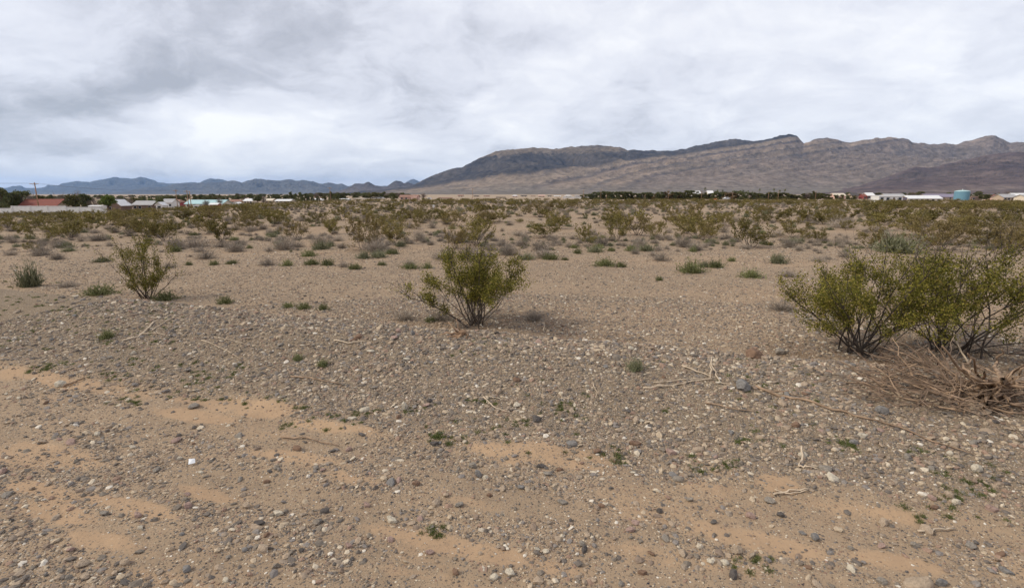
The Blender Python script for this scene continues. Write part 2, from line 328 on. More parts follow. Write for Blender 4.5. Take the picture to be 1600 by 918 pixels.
def blades(P0, P1, w, g):
    """thin flat twigs or blades from P0 to P1"""
    d = P1 - P0; side = np.cross(d, g.normal(size=d.shape)); side /= np.linalg.norm(side, axis=1)[:, None] + 1e-9
    w = np.broadcast_to(np.asarray(w, float).reshape(-1, 1), (len(P0), 1))
    mid = (P0 + P1) / 2 + g.normal(size=d.shape) * np.linalg.norm(d, axis=1)[:, None] * .06
    V = np.stack([P0 - side * w, P0 + side * w, mid + side * w * .8, mid - side * w * .8, P1], 1)
    i = np.arange(len(P0))[:, None] * 5; F = np.concatenate([i + [[0, 1, 2]], i + [[0, 2, 3]], i + [[3, 2, 4]]], 0)
    return V.reshape(-1, 3), F

# ------------------------------------------------------------------ the ground: one sheet out to the horizon
azf = np.concatenate([np.linspace(-180, -58, 50, endpoint=False), np.linspace(-58, 58, 520, endpoint=False), np.linspace(58, 180, 50, endpoint=False)]) * math.pi / 180
rr = np.concatenate([[0.3, .8, 1.3, 1.8], np.geomspace(2.2, 30, 300, endpoint=False), np.geomspace(30, 400, 70, endpoint=False), np.geomspace(400, 42000, 40)])
A, RR = np.meshgrid(azf, rr); GX = RR * np.sin(A); GY = RR * np.cos(A); GZ = zg(GX, GY)
SAND = [(60, 588, 130, 11), (150, 600, 70, 8), (370, 635, 75, 12), (300, 648, 50, 10), (520, 665, 60, 9), (885, 725, 110, 20), (790, 705, 50, 10), (1090, 765, 70, 16), (1215, 755, 30, 12),
        (740, 860, 150, 14), (1000, 865, 150, 18), (640, 890, 90, 10), (1150, 840, 120, 16), (200, 790, 60, 12), (90, 800, 50, 16), (250, 905, 40, 12), (60, 765, 50, 10), (180, 850, 60, 14), (460, 715, 60, 10),
        (1350, 800, 90, 14), (1400, 880, 70, 12), (540, 745, 60, 10), (320, 770, 40, 8)]
def sandmask(x, y):
    x = np.asarray(x, float); y = np.asarray(y, float)
    t = tacross(x, y); s = salong(x, y); zz = zg(x, y)
    dep = np.maximum(y * cs + (CH - zz) * sn, .3)
    m_ = np.zeros_like(x)
    for (px_, py_, pr, ps) in SANDW:
        m_ = np.maximum(m_, np.exp(-(((s - px_) / pr) ** 2 + ((t - py_) / ps) ** 2)))
    w = fbm(s * 1.2, t * 2.6, 4, 77)
    m_ = np.clip(m_ * 1.5 + (w - .52) * 3.6 + (fbm(s * 6, t * 8, 3, 78) - .5) * 1.6, 0, 1) * sstep(.05, .35, m_)
    road = (1 - sstep(3.4, 4.7, t)) * sstep(.55, .70, fbm(s * .7, t * 2.0, 4, 99)) * .8
    behind = np.exp(-((t - 8.2) / .55) ** 2) * sstep(.38, .55, fbm(s * .5, t, 2, 15)) * .8
    flat = sstep(8.5, 11, t) * sstep(.52, .66, fbm(x * .12, y * .25, 3, 17)) * .35
    return np.clip(np.maximum.reduce([m_, road, behind, flat]), 0, 1)
SANDW = []
for u, v, ru, rv in SAND:
    x, y, _ = spot(u, v); x2, y2, _ = spot(u + ru, v + ru * .27); x3, y3, _ = spot(u, v + rv)
    SANDW.append((float(salong(x, y)), float(tacross(x, y)), max(.1, abs(float(salong(x2, y2) - salong(x, y)))), max(.08, abs(float(tacross(x3, y3) - tacross(x, y))))))
nr, na = A.shape; idx = np.arange(nr * na).reshape(nr, na); nx = np.roll(idx, -1, 1)
F = np.stack([idx[:-1], nx[:-1], nx[1:], idx[1:]], -1).reshape(-1, 4)[:, ::-1]
me = mesh_np('ground', np.stack([GX, GY, GZ], -1), F, True)
attr(me, 'sand', sandmask(GX, GY))
Dg = np.hypot(GX, GY)
plainv = sstep(230, 420, Dg) * .8
attr(me, 'plain', plainv)
tb = tacross(GX, GY); attr(me, 'bank', sstep(4.3, 5.2, tb) * (1 - sstep(7.25, 7.7, tb)) * .85 * (1 - sstep(30, 60, Dg)))
LITTER_SHADE = np.zeros_like(GX)     # filled in when the bushes stand
ground = link('ground', me, None, M['ground']); tag(ground, kind='structure')

# ------------------------------------------------------------------ mountains
def skyl(pts, us):
    p = np.array(pts, float); return np.interp(us, p[:, 0], p[:, 1])
def mountain(name, pts, u0, u1, nu, Yb, Yr, ny, material, gul=.45, gk=60., seed=0, fan=.10, fq=.35, strata=None, terr=0., jag=.012, wid=1.0, slant=.4):
    us = np.linspace(u0, u1, nu); m_ = (us - 800) / FP * cs
    v = skyl(pts, us); v = v - (fbm(us * .12, us * 0, 3, seed + 3) - .5) * 2.2
    k = (459 - v) / FP; el = (k * cs - sn) / (cs + k * sn)           # slope of the line of sight
    q = np.concatenate([np.linspace(0, 1, ny), np.linspace(1, 1.5, 14)[1:]])
    yr = Yr * (1 + .05 * (fbm(m_ * 6, m_ * 0, 2, seed + 8) - .5))
    Q, Mm = np.meshgrid(q, m_, indexing='ij'); Yy = Yb + (yr[None] - Yb) * Q; X = Mm * Yy
    H = np.maximum(el * yr + CH + 3, 4)[None] * np.ones_like(Q)
    wn_ = max(3, int(70 / (us[1] - us[0]))); ker = np.hanning(2 * wn_ + 1); ker /= ker.sum(); Hs = np.convolve(np.pad(H[0], wn_, mode='edge'), ker, 'valid')
    H = Hs[None] + (H - Hs[None]) * sstep(.72, 1.0, Q)
    f = np.where(Q < fq, fan * (Q / fq) ** 1.4, fan + (1 - fan) * np.clip((Q - fq) / (1 - fq), 0, 1) ** .92)
    f = np.where(Q > 1, 1 - (Q - 1) * 1.5, f)
    sc1 = gk; Mm0 = Mm; Mm = (X * math.cos(slant) + (Yy - Yr) * math.sin(slant)) / Yr
    wx = (fbm(Mm * sc1 * .35, Yy / 2600, 3, seed + 11) - .5) * 2.4 + (fbm(Mm * sc1 * 1.3, Yy / 700, 3, seed + 12) - .5) * .5
    g1 = fbm((Mm * sc1 * .25 + wx * .8) * wid, Yy / 5200, 2, seed + 1); g1 = 1 - np.abs(2 * g1 - 1) * 2.2
    g2 = fbm(Mm * sc1 + wx * 1.2, Yy / 1900, 2, seed + 2); g2 = 1 - np.abs(2 * g2 - 1) * 2
    g3 = fbm(Mm * sc1 * 3.1 + wx * 2, Yy / 700, 2, seed + 4); g3 = 1 - np.abs(2 * g3 - 1) * 2
    g = np.clip(.62 * np.clip(g1, 0, 1) + .30 * np.clip(g2, 0, 1) + .16 * np.clip(g3, 0, 1), 0, 1)
    g4 = fbm(Mm * sc1 * 7 + wx * 3, Yy / 260, 3, seed + 6); g4 = np.abs(2 * g4 - 1) * 2; g5 = fbm(Mm * sc1 * 2.2 + wx * 2.2, Yy / 480, 3, seed + 7); g5 = np.abs(2 * g5 - 1) * 2
    bump = sstep(fq * .6, fq + .22, Q) * (1 - sstep(.84, 1.0, Q) * .93)
    Z = H * f * (1 - gul * (g + .16 * np.clip(g5, 0, 1) + .08 * np.clip(g4, 0, 1)) * bump)
    Z = Z + H * jag * (fbm(Mm * sc1 * 6, Yy / 120, 3, seed + 5) - .5) * sstep(.3, .5, Q)
    S = np.zeros_like(Z)
    if strata is not None:
        S = strata(X, Yy, Z)
        if terr: 
            Pp = .085; ph = S / Pp * 2 * math.pi
            Z = Z + terr * Pp / (2 * math.pi) * 900 * np.sin(ph) * sstep(fq, fq + .2, Q) * (1 - sstep(.9, 1, Q)); 
    Z = np.where(Q > 1.45, -20, Z); Z[0] = -12
    ids = np.arange(Q.size).reshape(Q.shape)
    Fm = np.stack([ids[:-1, :-1], ids[:-1, 1:], ids[1:, 1:], ids[1:, :-1]], -1).reshape(-1, 4)
    me = mesh_np(name, np.stack([X, Yy, Z], -1), Fm, True)
    gz = np.gradient(Z, axis=0) / np.maximum(np.gradient(Yy, axis=0), 1e-3)
    attr(me, 'strata', S); attr(me, 'scree', np.clip((1 - sstep(fq * .8, fq + .10, Q)) + .75 * sstep(.55, .95, g) * (1 - sstep(.5, .85, Q)), 0, 1))
    o_ = link(name, me, None, material); tag(o_, kind='structure'); return o_
Mpts = [(480, 303), (540, 301), (600, 296), (640, 291), (655, 285), (670, 277), (685, 271), (700, 265), (708, 262), (722, 260), (735, 253), (745, 248), (760, 241), (775, 236), (790, 233), (815, 230), (840, 230), (865, 231), (880, 230),
    (900, 228), (920, 226), (945, 227), (965, 230), (978, 234), (1000, 235), (1015, 234), (1040, 234), (1055, 233), (1070, 230), (1083, 226), (1100, 223), (1125, 218), (1150, 216), (1158, 219), (1180, 219), (1186, 218), (1195, 214), (1210, 210),
    (1225, 208), (1235, 211), (1242, 218), (1248, 223), (1262, 217), (1280, 214), (1295, 215), (1307, 219), (1318, 221), (1335, 217), (1350, 215), (1365, 213), (1380, 212), (1395, 214), (1408, 217), (1415, 221), (1430, 222), (1450, 224),
    (1465, 223), (1480, 224), (1500, 219), (1515, 214), (1530, 210), (1540, 209), (1550, 214), (1565, 221), (1585, 221), (1600, 223), (1700, 226), (1800, 215), (1950, 240), (2100, 270)]
def stM(X, Y, Z):                       # beds dipping down to the left, the dark one at 0.62 .. 0.70
    Xa = X * 8500 / Y + 425
    base = 330 + .085 * Xa + .8e-5 * Xa * np.abs(Xa)
    S_ = .66 + (Z - base) / (900 * (1 + 1.5 * (1 - sstep(300, 3000, Xa))))
    return np.where(Xa > 2300, np.minimum(S_, .735), S_)      # the beds above the dark one are gone on the right
rockM = rockmat('banded_limestone', [(0, (.27, .21, .17)), (.18, (.28, .215, .17)), (.235, (.15, .125, .115)), (.27, (.32, .245, .185)), (.345, (.30, .23, .175)), (.375, (.14, .12, .11)), (.405, (.35, .265, .195)),
    (.47, (.33, .25, .19)), (.50, (.13, .11, .105)), (.53, (.35, .27, .20)), (.585, (.29, .225, .17)), (.605, (.055, .052, .058)), (.75, (.06, .056, .06)), (.77, (.20, .16, .125)), (.81, (.23, .18, .135)), (.84, (.14, .115, .10)), (.88, (.22, .175, .135)), (1, (.19, .15, .12))],
    (.17, .145, .125), .5, (.235, .20, .165))
mountain('mountain_range', Mpts, 480, 2000, 1000, 3800, 8600, 170, rockM, .42, 22, 3, .07, .34, stM, .5, .032)
Rpts = [(1190, 303), (1250, 302), (1300, 297), (1340, 290), (1360, 284), (1385, 275), (1405, 267), (1425, 260), (1435, 262), (1450, 262), (1480, 254), (1510, 247), (1540, 241), (1570, 238), (1600, 238), (1700, 232), (1850, 250), (2050, 290)]
rockR = rockmat('brown_volcanic_rock', [(0, (.17, .125, .11)), (.5, (.20, .145, .125)), (1, (.17, .125, .11))], (.11, .082, .082), .8, (.235, .18, .15))
mountain('brown_hill', Rpts, 1190, 2050, 420, 3300, 5600, 110, rockR, .3, 40, 17, .08, .25, None, 0, .03, 1.6)
L1pts = [(-500, 298), (-200, 286), (-60, 292), (0, 294), (13, 293), (22, 290), (35, 290), (42, 293), (62, 293), (72, 292), (78, 289), (92, 289), (105, 285), (120, 283), (145, 284), (160, 281), (175, 278), (185, 276), (200, 278), (210, 279), (223, 275), (232, 277),
    (250, 284), (265, 286), (280, 287), (295, 285), (305, 284), (312, 286), (320, 282), (330, 279), (345, 279), (352, 281), (360, 283), (400, 288), (480, 292), (545, 291), (552, 289), (560, 291), (590, 291), (625, 289), (636, 283), (647, 279), (656, 283), (664, 287), (700, 298)]
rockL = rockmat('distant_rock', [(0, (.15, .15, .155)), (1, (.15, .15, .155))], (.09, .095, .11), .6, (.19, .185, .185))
mountain('distant_range', L1pts, -400, 700, 420, 17000, 23000, 60, rockL, .5, 50, 29, .06, .2, None, 0, .02)
L2pts = [(140, 303), (180, 301), (200, 299), (220, 295), (235, 292), (250, 292), (262, 291), (270, 288), (285, 287), (300, 286), (325, 285), (345, 284), (360, 282), (370, 282), (380, 285), (390, 281), (400, 279), (410, 278), (417, 280), (425, 281), (435, 282), (445, 281), (457, 280),
    (467, 282), (475, 281), (490, 283), (500, 286), (505, 287), (515, 285), (520, 286), (527, 288), (535, 287), (540, 289), (548, 293), (560, 297), (600, 302)]
mountain('blue_ridge', L2pts, 140, 600, 320, 11500, 15500, 70, rockL, .5, 60, 37, .07, .2, None, 0, .02)
L3pts = [(500, 303), (530, 299), (540, 295), (548, 291), (555, 287), (570, 286), (577, 284), (582, 286), (588, 290), (595, 291), (604, 291), (611, 287), (615, 284), (620, 282), (627, 283), (632, 286), (638, 284), (642, 285), (650, 289), (680, 295), (720, 302)]
rock3 = rockmat('foothill_rock', [(0, (.17, .145, .13)), (.5, (.13, .115, .115)), (1, (.085, .08, .085))], (.12, .105, .105), .4, (.24, .20, .175))
mountain('foothills', L3pts, 500, 720, 260, 7800, 10500, 70, rock3, .4, 60, 43, .25, .45, lambda X, Y, Z: np.clip(Z / 260, 0, 1), 0, .02)

# ------------------------------------------------------------------ haze: the air between here and the ranges
hb = MB().box(-44000, 44000, -44000, 44000, -21.5, 1250)
hz = link('haze', hb.mesh('haze')); tag(hz, kind='stuff')
m = bpy.data.materials.new('haze_air'); m.use_nodes = True; N, L, n = new_nodes(m.node_tree)
o = n('ShaderNodeOutputMaterial'); pv = n('ShaderNodeVolumePrincipled', inp={'Color': (.30, .56, 1.0, 1), 'Density': 1.6e-5, 'Anisotropy': 0.0}); L.new(pv.outputs[0], o.inputs['Volume'])
hz.data.materials.append(m)

# ------------------------------------------------------------------ prototypes of the desert plants (meshes only)
def creosote(seed, H=1.3, W=1.5, stems=16, sub=4, twigs=4, nleaf=26, leaf=.024, sides=4, open_=.35, lean=0.0, low=.2, gaps=.1):
    """a vase of dark stems that fork outward and carry small leaves towards their ends"""
    g = np.random.default_rng(seed); mb = MB(); C = []
    def path(p0, d0, ln, k, up):
        pts = [np.array(p0)]; d = np.array(d0, float)
        for i in range(k):
            d = d + g.normal(size=3) * .13 + np.array([0, 0, up]); d /= np.linalg.norm(d); pts.append(pts[-1] + d * ln / k)
        return pts
    for i in range(stems):
        az = 2 * math.pi * (i + g.uniform(-.4, .4)) / stems; ph = math.radians(g.uniform(4, 58) if i % 3 else g.uniform(30, 62))
        d = np.array([math.sin(ph) * math.cos(az) + lean * .3, math.sin(ph) * math.sin(az), math.cos(ph)])
        # length so that the tip reaches an uneven vase-shaped outline
        ex = min(W / 2 / max(math.sin(ph), .15), H / max(math.cos(ph), .2)) * g.uniform(.74, 1.04)
        r0 = g.uniform(.006, .0115) * (H / 1.2)
        p = path([g.normal() * .045 * W, g.normal() * .045 * W, -.03], d, ex, 6, .03)
        mb.tube(p, np.linspace(r0, r0 * .3, 7), sides)
        e = p[-1]; tt = g.uniform(-1.2, .6, (nleaf, 1)); C.append(e + (p[-1] - p[-2]) * tt + g.normal(size=(nleaf, 3)) * .04 * H / 1.2)
        for j in range(sub):
            k = int(g.integers(2, 6)); d1 = p[k + 1] - p[k]; d1 = d1 / np.linalg.norm(d1) + g.normal(size=3) * .42; d1[2] += .18; d1 /= np.linalg.norm(d1)
            l1 = ex * g.uniform(.2, .42); p1 = path(p[k], d1, l1, 4, .05)
            if sides: mb.tube(p1, np.linspace(r0 * .5, r0 * .16, 5), 3)
            bare_ = g.uniform() < gaps
            for q in range(twigs):
                k2 = int(g.integers(1, 5)); d2 = d1 + g.normal(size=3) * .5; d2[2] += .3; d2 /= np.linalg.norm(d2)
                l2 = g.uniform(.08, .2) * H / 1.2; e = p1[k2] + d2 * l2
                if sides >= 4: mb.tube([p1[k2], e], [r0 * .18, r0 * .08], 3)
                if g.uniform() < open_ and e[2] < .6 * H: continue
                if e[2] < low * H or bare_: continue
                rad_ = math.hypot(e[0], e[1]); lim = g.uniform(.94, 1.08)
                if e[2] > H * (1 - .22 * (2 * rad_ / W) ** 2) * lim or rad_ > W / 2 * (.30 + .70 * min(1, e[2] / (.5 * H))) * lim: continue
                tt = g.uniform(.1, 1.08, (nleaf, 1)); C.append(p1[k2] + (e - p1[k2]) * tt + g.normal(size=(nleaf, 3)) * (.012 + .028 * (1 - np.abs(tt - .6))) * H / 1.2)
    C = np.concatenate(C); V, Fc = leaves(C, leaf, .55, .55, seed + 1)
    return mb.mesh('stems'), mesh_np('foliage', V, Fc)
def drybush(seed, k=260, H=.45, W=.8, w=.0035):
    g = np.random.default_rng(seed); a = g.uniform(0, 2 * math.pi, k); ph = np.arccos(g.uniform(.08, 1, k)); r = g.uniform(.55, 1.05, k)
    D = np.stack([np.sin(ph) * np.cos(a) * W / 2, np.sin(ph) * np.sin(a) * W / 2, np.cos(ph) * H], 1)
    P0 = np.stack([g.normal(size=k) * .06 * W, g.normal(size=k) * .06 * W, np.zeros(k) - .01], 1); P1 = P0 + D * r[:, None]
    V, Fa = blades(P0, P1, w * g.uniform(.7, 1.6, k), g)
    kk = k * 3; i = g.integers(0, k, kk); t = g.uniform(.45, .98, (kk, 1)); Q0 = P0[i] + (P1[i] - P0[i]) * t
    d2 = D[i] / np.linalg.norm(D[i], axis=1)[:, None] + g.normal(size=(kk, 3)) * .7; d2[:, 2] += .2
    V2, F2 = blades(Q0, Q0 + d2 * g.uniform(.05, .16, (kk, 1)) * W, w * .7, g)
    return mesh_np('twigs', np.concatenate([V, V2]), np.concatenate([Fa, F2 + len(V)]))
def tuft(seed, k=180, H=.22, W=.45, w=.004, leafn=0):
    g = np.random.default_rng(seed); a = g.uniform(0, 2 * math.pi, k); ph = np.arccos(g.uniform(.15, 1, k)); r = g.uniform(.5, 1.05, k)
    D = np.stack([np.sin(ph) * np.cos(a) * W * .35, np.sin(ph) * np.sin(a) * W * .35, np.cos(ph) * H], 1)
    P0 = np.stack([g.normal(size=k) * .13 * W, g.normal(size=k) * .13 * W, np.zeros(k) - .01], 1); P1 = P0 + D * r[:, None]
    V, Fa = blades(P0, P1, w * g.uniform(.7, 1.6, k), g)
    C = P0 + (P1 - P0) * g.uniform(.3, 1.05, (k, 1)); C = np.concatenate([C + g.normal(size=C.shape) * .02 * W for _ in range(3)])
    V2, F2 = leaves(C, w * 6, .5, .5, seed + 5)
    return mesh_np('blades', np.concatenate([V, V2]), np.concatenate([Fa, F2 + len(V)]))
def mset(me, m_): me.materials.append(m_); return me
def pair(args, lm, sm):
    s, f = creosote(**args); mset(s, M[sm]); mset(f, M[lm]); return s, f
CR_NEAR = {  # the four large bushes in front
  'B': pair(dict(seed=101, H=1.28, W=2.0, stems=24, sub=5, twigs=6, nleaf=64, leaf=.027, sides=5, open_=.3, low=.1, gaps=.3), 'creosote', 'stem'),
  'A': pair(dict(seed=113, H=1.45, W=1.45, stems=17, sub=4, twigs=4, nleaf=64, leaf=.032, sides=5, open_=.25, low=.1, gaps=.3), 'creosote', 'stem'),
  'C': pair(dict(seed=127, H=1.2, W=2.15, stems=26, sub=5, twigs=5, nleaf=66, leaf=.025, sides=5, open_=.3, low=.1, gaps=.3), 'creosote', 'stem'),
  'D': pair(dict(seed=139, H=1.35, W=2.5, stems=26, sub=5, twigs=5, nleaf=66, leaf=.026, sides=5, open_=.4, low=.1, gaps=.3), 'creosote', 'stem')}
CR_MID = [pair(dict(seed=200 + i, H=1.2, W=w_, stems=s_, sub=5, twigs=4, nleaf=14, leaf=.058, sides=3, open_=op * .5, low=.08), 'creosote_far', sm) for i, (w_, s_, op, sm) in enumerate(((1.5, 13, .4, 'stem'), (1.3, 11, .6, 'tanstem'), (1.7, 14, .4, 'stem'), (1.2, 12, .3, 'stem'), (1.6, 12, .7, 'tanstem')))]
CR_FAR = [pair(dict(seed=300 + i, H=1.2, W=w_, stems=s_, sub=3, twigs=3, nleaf=8, leaf=.12, sides=3, open_=.2, low=.06), 'creosote_far', 'stem') for i, (w_, s_) in enumerate(((1.6, 9), (1.4, 8), (1.9, 10)))]
DRY = [mset(drybush(400 + i, k_, h_, .8), M['dry']) for i, (k_, h_) in enumerate(((240, .42), (200, .5), (260, .36)))]
SAGE = [mset(tuft(420 + i, 260, .5, .7, .006), M['sage']) for i in range(2)]
TUFT = [mset(tuft(440 + i, 200, .24, .5, .0045), M['green']) for i in range(3)]

def stone_mesh(seed, sub=2, flat=.62, cuts=7):
    import bmesh
    g = np.random.default_rng(seed); bm = bmesh.new(); bmesh.ops.create_icosphere(bm, subdivisions=sub, radius=1)
    P_ = np.array([v.co[:] for v in bm.verts])
    ax = g.uniform(.75, 1.25, 3); ax[2] = flat * g.uniform(.8, 1.2)
    for _ in range(cuts):                      # broken faces
        d = g.normal(size=3); d /= np.linalg.norm(d); h_ = g.uniform(.55, .85); k = P_ @ d
        P_ = P_ - np.where(k > h_, k - h_, 0)[:, None] * d
    P_ = P_ * ax + g.normal(size=P_.shape) * .025
    for v, p in zip(bm.verts, P_): v.co = p
    me = bpy.data.meshes.new('stone'); bm.to_mesh(me); bm.free(); return me
PEB = [mset(stone_mesh(500 + i, 1, f_, 5), M['gravel']) for i, f_ in enumerate((.6, .75, .5, .65, .8, .45))]

# ------------------------------------------------------------------ stuff by geometry nodes: points with a size, a turn and a kind
def scatter(name, pts, scale, rot, kind, protos, label, cat):
    coll = bpy.data.collections.new(name + '_kinds')
    for i, me in enumerate(protos):
        ob = bpy.data.objects.new('%s_piece_%02d' % (name, i), me); coll.objects.link(ob)
    me = bpy.data.meshes.new(name); me.vertices.add(len(pts)); me.vertices.foreach_set('co', np.asarray(pts, np.float32).ravel())
    a = me.attributes.new('size', 'FLOAT_VECTOR', 'POINT'); a.data.foreach_set('vector', np.asarray(scale, np.float32).ravel())
    a = me.attributes.new('turn', 'FLOAT_VECTOR', 'POINT'); a.data.foreach_set('vector', np.asarray(rot, np.float32).ravel())
    a = me.attributes.new('which', 'INT', 'POINT'); a.data.foreach_set('value', np.asarray(kind, np.int32))
    ob = link(name, me); tag(ob, label, cat, kind='stuff')
    gt = bpy.data.node_groups.new(name, 'GeometryNodeTree')
    gt.interface.new_socket('Geometry', in_out='INPUT', socket_type='NodeSocketGeometry'); gt.interface.new_socket('Geometry', in_out='OUTPUT', socket_type='NodeSocketGeometry')
    N_, L_ = gt.nodes, gt.links; gi = N_.new('NodeGroupInput'); go = N_.new('NodeGroupOutput')
    ci = N_.new('GeometryNodeCollectionInfo'); ci.inputs['Collection'].default_value = coll; ci.inputs['Separate Children'].default_value = True; ci.inputs['Reset Children'].default_value = True
    ip = N_.new('GeometryNodeInstanceOnPoints'); ip.inputs['Pick Instance'].default_value = True
    def na(nm, dt):
        x = N_.new('GeometryNodeInputNamedAttribute'); x.data_type = dt; x.inputs['Name'].default_value = nm; return x.outputs['Attribute']
    L_.new(gi.outputs[0], ip.inputs['Points']); L_.new(ci.outputs[0], ip.inputs['Instance']); L_.new(na('which', 'INT'), ip.inputs['Instance Index'])
    L_.new(na('size', 'FLOAT_VECTOR'), ip.inputs['Scale'])
    er = N_.new('FunctionNodeEulerToRotation'); L_.new(na('turn', 'FLOAT_VECTOR'), er.inputs[0]); L_.new(er.outputs[0], ip.inputs['Rotation'])
    L_.new(ip.outputs[0], go.inputs[0]); md = ob.modifiers.new('scatter', 'NODES'); md.node_group = gt
    return ob

# gravel: dense on the bank, patchy on the track's edge, thinner out on the flat
gx, gy, gs = [], [], []
def strew(k, r0, r1, s0, s1, dens, az=62):
    a = rng.uniform(-R(az), R(az), k); r = np.sqrt(rng.uniform(r0 * r0, r1 * r1, k)); x = r * np.sin(a); y = r * np.cos(a)
    keep = rng.uniform(0, 1, k) < dens(x, y); s = s0 * (s1 / s0) ** (rng.uniform(0, 1, k) ** 2.2)
    gx.append(x[keep]); gy.append(y[keep]); gs.append(s[keep])
def dens_near(x, y):
    t = tacross(x, y); s = salong(x, y); sm = sandmask(x, y)
    drift = sstep(.36, .62, fbm(s * .8, t * 2.2, 4, 61)) * (.45 + .55 * sstep(.35, .6, fbm(s * 3.1, t * 4.5, 3, 62)))
    base = .10 + .80 * drift; base = base + (.66 + .34 * drift - base) * sstep(4.3, 5.0, t)
    base = np.where(t > 7.6, .14 + .5 * sstep(8.2, 9.4, t), base) + .35 * np.exp(-((t - 7.0) / .5) ** 2)
    return np.clip(base * (1 - .8 * sm), 0, 1)
strew(150000, 2.0, 6.5, .005, .014, dens_near)
strew(44000, 2.0, 6.5, .010, .036, dens_near)
strew(160000, 6.5, 13, .007, .022, dens_near)
strew(60000, 6.5, 13, .016, .046, dens_near)
strew(16000, 4.2, 7.5, .012, .042, lambda x, y: dens_near(x, y) * sstep(4.4, 5.0, tacross(x, y)))
strew(20000, 5, 14, .024, .066, lambda x, y: np.exp(-((tacross(x, y) - 6.95) / .45) ** 2))
strew(150000, 8, 24, .010, .029, lambda x, y: sstep(8.3, 9.5, tacross(x, y) + fbm(x, y, 2, 3) - .5) * (.35 + .65 * sstep(.35, .6, fbm(x * .5, y * .5, 3, 63))) * (1 - .5 * sstep(18, 26, np.hypot(x, y))))
strew(95000, 8.5, 36, .016, .046, lambda x, y: sstep(8.3, 9.5, tacross(x, y) + fbm(x, y, 2, 3) - .5) * (.3 + .7 * sstep(.35, .6, fbm(x * .4, y * .4, 3, 64))))
gx, gy, gs = map(np.concatenate, (gx, gy, gs)); k = len(gx)
gz = zg(gx, gy) + gs * .04 + rng.normal(size=k) * gs * .12
sc3 = np.stack([gs * rng.uniform(.7, 1.4, k), gs * rng.uniform(.6, 1.1, k), gs * rng.uniform(.6, 1.1, k)], 1)
rot = np.stack([rng.normal(size=k) * .25, rng.normal(size=k) * .25, rng.uniform(0, 6.28, k)], 1)
scatter('gravel', np.stack([gx, gy, gz], 1), sc3, rot, rng.integers(0, len(PEB), k), PEB, 'grey and tan gravel strewn over the track edge and bank', 'gravel')

# ------------------------------------------------------------------ labels that say which one
ANCH = []        # (u, v, phrase) of things one can find in the photograph
USED = {}
def which(u, v, noun, avoid=None):
    best = min((a for a in ANCH if a[2] != avoid), key=lambda a: math.hypot((a[0] - u), (a[1] - v) * 2.2)); du, dv = u - best[0], v - best[1]
    if abs(dv) * 2.2 > abs(du): side = 'just behind' if dv < 0 else 'in front of'
    else: side = 'to the left of' if du < 0 else 'to the right of'
    return '%s %s %s' % (noun, side, best[2])
ORD = ['', 'second ', 'third ', 'fourth ', 'fifth ', 'sixth ', 'seventh ', 'eighth ', 'ninth ', 'tenth ', 'eleventh ', 'twelfth ', 'thirteenth ', 'fourteenth ', 'fifteenth ', 'sixteenth ', 'seventeenth ', 'eighteenth ', 'nineteenth ', 'twentieth '] + ['twenty-%s ' % o for o in ('first', 'second', 'third', 'fourth', 'fifth', 'sixth', 'seventh', 'eighth', 'ninth')]
def settle(items):
    """items: (object, u, v, w, noun, group): unlike things get unlike labels, ranked by nearness in each place"""
    d = {}
    for it in items: d.setdefault(which(it[1], it[2], it[4]), []).append(it)
    for lab, its in d.items():
        its.sort(key=lambda i: i[1])
        for k, i in enumerate(its):
            if len(its) == 1: i[0]['label'] = lab
            else:
                i[0]['label'] = ('leftmost ' if k == 0 else ORD[k] + 'leftmost ' if k < len(ORD) else 'farther right ') + lab

# ------------------------------------------------------------------ bushes
litter_shade_spots = []
def bush(protos, name, x, y, w, h, rz, pw, ph, cat, group, label=None, part=('stems', 'foliage'), sink=.0):
    z = zs(x, y) - sink
    root = empty(name, (x, y, z), rz, (w / pw, w / pw, h / ph)); tag(root, label, cat, group)
    for nm, me in zip(part, protos): link(nm, me, root)
    litter_shade_spots.append((x, y, w * .42)); return root
def dims(me): 
    b = np.empty(len(me.vertices) * 3, np.float32); me.vertices.foreach_get('co', b); b = b.reshape(-1, 3)
    return float(np.percentile(np.abs(b[:, :2]), 97) * 2), float(np.percentile(b[:, 2], 99))
def cr_bush(kind, pr, u, v, wp, hp, label=None, group=None, rz=None):
    x, y, z = spot(u, v); dep = y * cs + (CH - z) * sn
    pw, ph = dims(pr[1]); w, h = wp * dep / FP, hp * dep / FP * 1.02
    return bush(pr, 'creosote_bush', x, y, w, h, random.uniform(0, 6.28) if rz is None else rz, pw, ph, 'bush', group, label), u, v, wp
G1 = 'large creosote bushes along the gravel bank'
BB = [('A', 231, 467, 76, 96, 'slender creosote bush at the left, with sparse wispy top above the bank', 'the slender creosote'),
      ('B', 743, 507, 156, 114, 'full creosote bush in the middle, standing on the bank crest above the small root', 'the full middle creosote'),
      ('C', 1348, 551, 218, 144, 'large creosote bush at right, left one of the touching pair', 'the left bush of the large pair'),
      ('D', 1496, 552, 262, 158, 'largest creosote bush, spreading behind the tangled brush pile', 'the largest creosote')]
for key, u, v, w, h, lab, ph_ in BB: 
    cr_bush(None, CR_NEAR[key], u, v, w, h, lab, G1, rz={'A': .4, 'B': 0., 'C': .9, 'D': 2.2}[key]); ANCH.append((u, v - h * .4, ph_))
